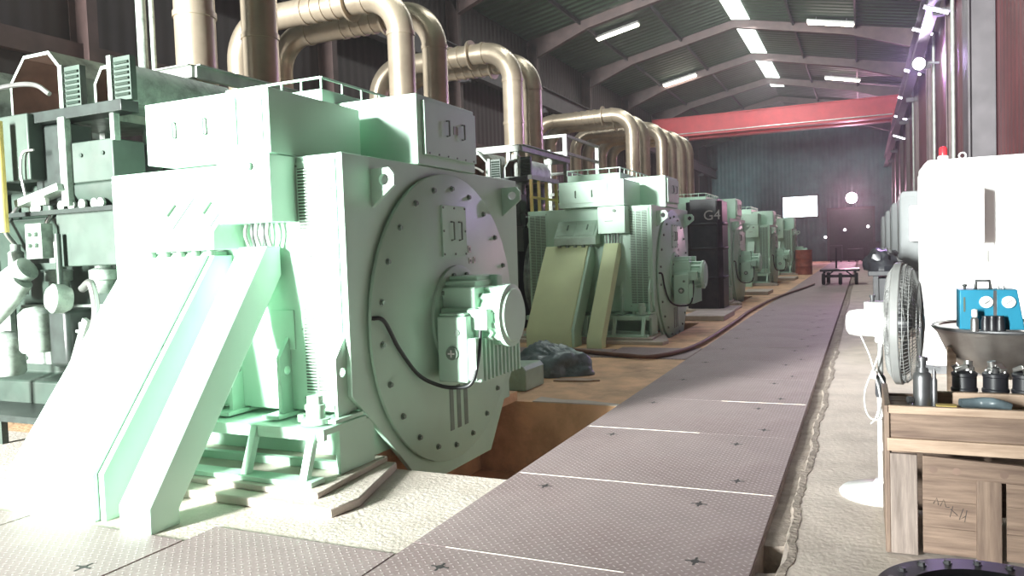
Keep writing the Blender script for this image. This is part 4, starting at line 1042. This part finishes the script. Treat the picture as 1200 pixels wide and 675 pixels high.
# ------------------------------------------------------------------ lamps
def lamps():
    for i, (x, y, w) in enumerate(((-9.3, 32.0, 'nearest roof tube lamp left of the skylight'), (-9.1, 43.2, 'farther roof tube lamp left of the skylight'), (-1.15, 35.7, 'nearest roof tube lamp right of the skylight'), (-.97, 48.0, 'farther roof tube lamp right of the skylight'))):
        z = roof_z(x)-.22; s = (ZR-ZE)/(XR-WL)*(1 if x < XR else -1); O = Vector((x, y, z)); t = thing('tube_lamp', O, w, 'lamp', 'tube lamps under the roof')
        ax = Vector((1, 0, s)).normalized(); up = Vector((-s, 0, 1)).normalized()
        MB().obox(O+up*.06, ax*.95, (0, .16, 0), up*.05).build('housing', 'white_paint', t, O)
        for k in (-1, 0, 1): MB().cyl(O-ax*.9+Vector((0, .10*k, -.01)), O+ax*.9+Vector((0, .10*k, -.01)), .045, 10).build('tube', 'tube_light', t, O)
        for k in (-.6, .6): MB().bar(O+ax*k+up*.1, O+ax*k+up*.26, .03, .03, up=(0, 1, 0)).build('hanger', 'steel_dark', t, O)
    pos = [(22.4, 7.3), (27.2, 7.93), (32.6, 7.75), (38.4, 7.73), (42.7, 7.53), (44.8, 6.84)]
    lb = ['nearest small slanted lamp high on the right wall', 'second small slanted lamp high on the right wall', 'third small slanted lamp, just below the violet floodlight', 'fourth small slanted lamp along the right wall', 'fifth small slanted lamp along the right wall', 'farthest small slanted lamp along the right wall']
    for i, (y, z) in enumerate(pos):
        O = Vector((2.12, y, z+.1)); t = thing('bracket_lamp', O, lb[i], 'lamp', 'slanted lamps on the right wall')
        a, b = O+Vector((-.66, 0, .05)), O+Vector((-.12, 0, -.18))
        MB().bar(O+Vector((.03, 0, -.2)), a+Vector((0, 0, .03)), .04, .03).build('arm', 'steel_dark', t, O)
        MB().cyl(a-Vector((0, 0, .03)), b-Vector((0, 0, .03)), .035, 10).build('tube', 'bracket_tube', t, O)
    for i_, (nm, p, d, m, lab, r) in enumerate((('floodlight', (1.6, 26.7, 6.88), (-.35, -1, -.3), 'flood_violet', 'glaring violet-white floodlight high on the right wall', .17), ('floodlight', (-.843, 69.3, 5.12), (.0, -1, -.08), 'flood_pink', 'glaring pink-white floodlight low on the far wall above the door', .42))):
        O = Vector(p); d = Vector(d).normalized(); t = thing(nm, O, lab, 'floodlight', 'glaring floodlights')
        MB().lathe([(0, -.25), (r*.5, -.25), (r, -.02), (r*1.12, 0), (r*1.12, .03), (r, .03), (r, .0)], O, d, 32, 0, True, False).build('housing', 'steel_dark', t, O)
        MB().lathe([(r*.98, .0), (r*.9, .03), (r*.5, .06), (0, .07)], O, d, 32).build('lens', m, t, O)
        if i_ == 0: MB().bar(O-d*.2, (WR+.01, p[1]+.2, p[2]), .06, .06).build('bracket', 'steel_dark', t, O)
        else:
            MB().bar(O-d*.2, (p[0], Y1-.002, p[2]), .08, .08).build('bracket', 'steel_dark', t, O)
    for i, (x, z, w) in enumerate(((-2.9, 2.0, 'lowest'), (-1.4, 2.55, 'middle'), (.35, 2.75, 'right-hand'))):
        O = Vector((x, 69.6, z)); t = thing('bulkhead_lamp', O, w+' tiny lamp glowing on the far wall', 'lamp', 'tiny lamps on the far wall')
        MB().lathe([(.13, 0), (.13, .06), (.11, .08), (0, .08)], O+Vector((0, .40, 0)), (0, -1, 0), 20).build('housing', 'steel_dark', t, O)
        MB().lathe([(.10, 0), (.09, .05), (0, .08)], O+Vector((0, .31, 0)), (0, -1, 0), 20).build('lens', 'far_lamp', t, O)
lamps()

def light(name, kind, loc, target, energy, col, **kw):
    l = bpy.data.lights.new(name, kind); l.energy = energy; l.color = col
    for k, v in kw.items(): setattr(l, k, v)
    o = bpy.data.objects.new(name, l); COL.objects.link(o); o.location = loc
    o.rotation_euler = (Vector(target)-Vector(loc)).to_track_quat('-Z', 'Y').to_euler(); return o
# daylight pouring in through the open gate at the near end of the hall, behind the camera on the left
light('gate_daylight', 'AREA', (-12.0, -20.0, 4.6), (-4.5, 6.0, 1.8), 42000, (.95, 1., .97), shape='RECTANGLE', size=3.0, size_y=8.6, spread=math.radians(150))
# daylight under the translucent ridge sheets
for y in (13, 20, 27, 34, 41, 47):
    light('ridge_daylight', 'AREA', (XR+.4, y, ZR-.45), (XR+.4, y, 0), 170, (.93, 1., .95), shape='RECTANGLE', size=1.0, size_y=6.0)
light('flood_beam', 'SPOT', (1.5, 26.4, 6.8), (1.9, 12, 3.5), 900, (.66, .42, 1.), spot_size=math.radians(110), spot_blend=.8, shadow_soft_size=.2)
light('flood_beam', 'SPOT', (-.84, 69.0, 5.1), (-.9, 45, 0), 1700, (1., .42, .62), spot_size=math.radians(165), spot_blend=.8, shadow_soft_size=.25)
W = bpy.data.worlds.new('world'); S.world = W; W.use_nodes = True
bg = W.node_tree.nodes['Background']; bg.inputs[0].default_value = (.93, 1., .97, 1); bg.inputs[1].default_value = .5
# thin haze volume added for washed tones and glow around the lamps
vol = W.node_tree.nodes.new('ShaderNodeVolumeScatter'); vol.inputs['Density'].default_value = .0030; vol.inputs['Anisotropy'].default_value = .65
W.node_tree.links.new(vol.outputs[0], W.node_tree.nodes['World Output'].inputs['Volume'])
# added soft fill light at the near end, standing in for ambient daylight
light('near_end_fill', 'AREA', (-5.2, -9.2, 5.0), (-5.2, 30, 3.5), 800, (.93, 1., .97), shape='RECTANGLE', size=14, size_y=9)

vs = S.view_settings; vs.view_transform = 'Standard'; vs.look = 'None'; vs.gamma = 1; vs.use_curve_mapping = False; vs.exposure = .2
try: S.display_settings.display_device = 'sRGB'
except Exception: pass
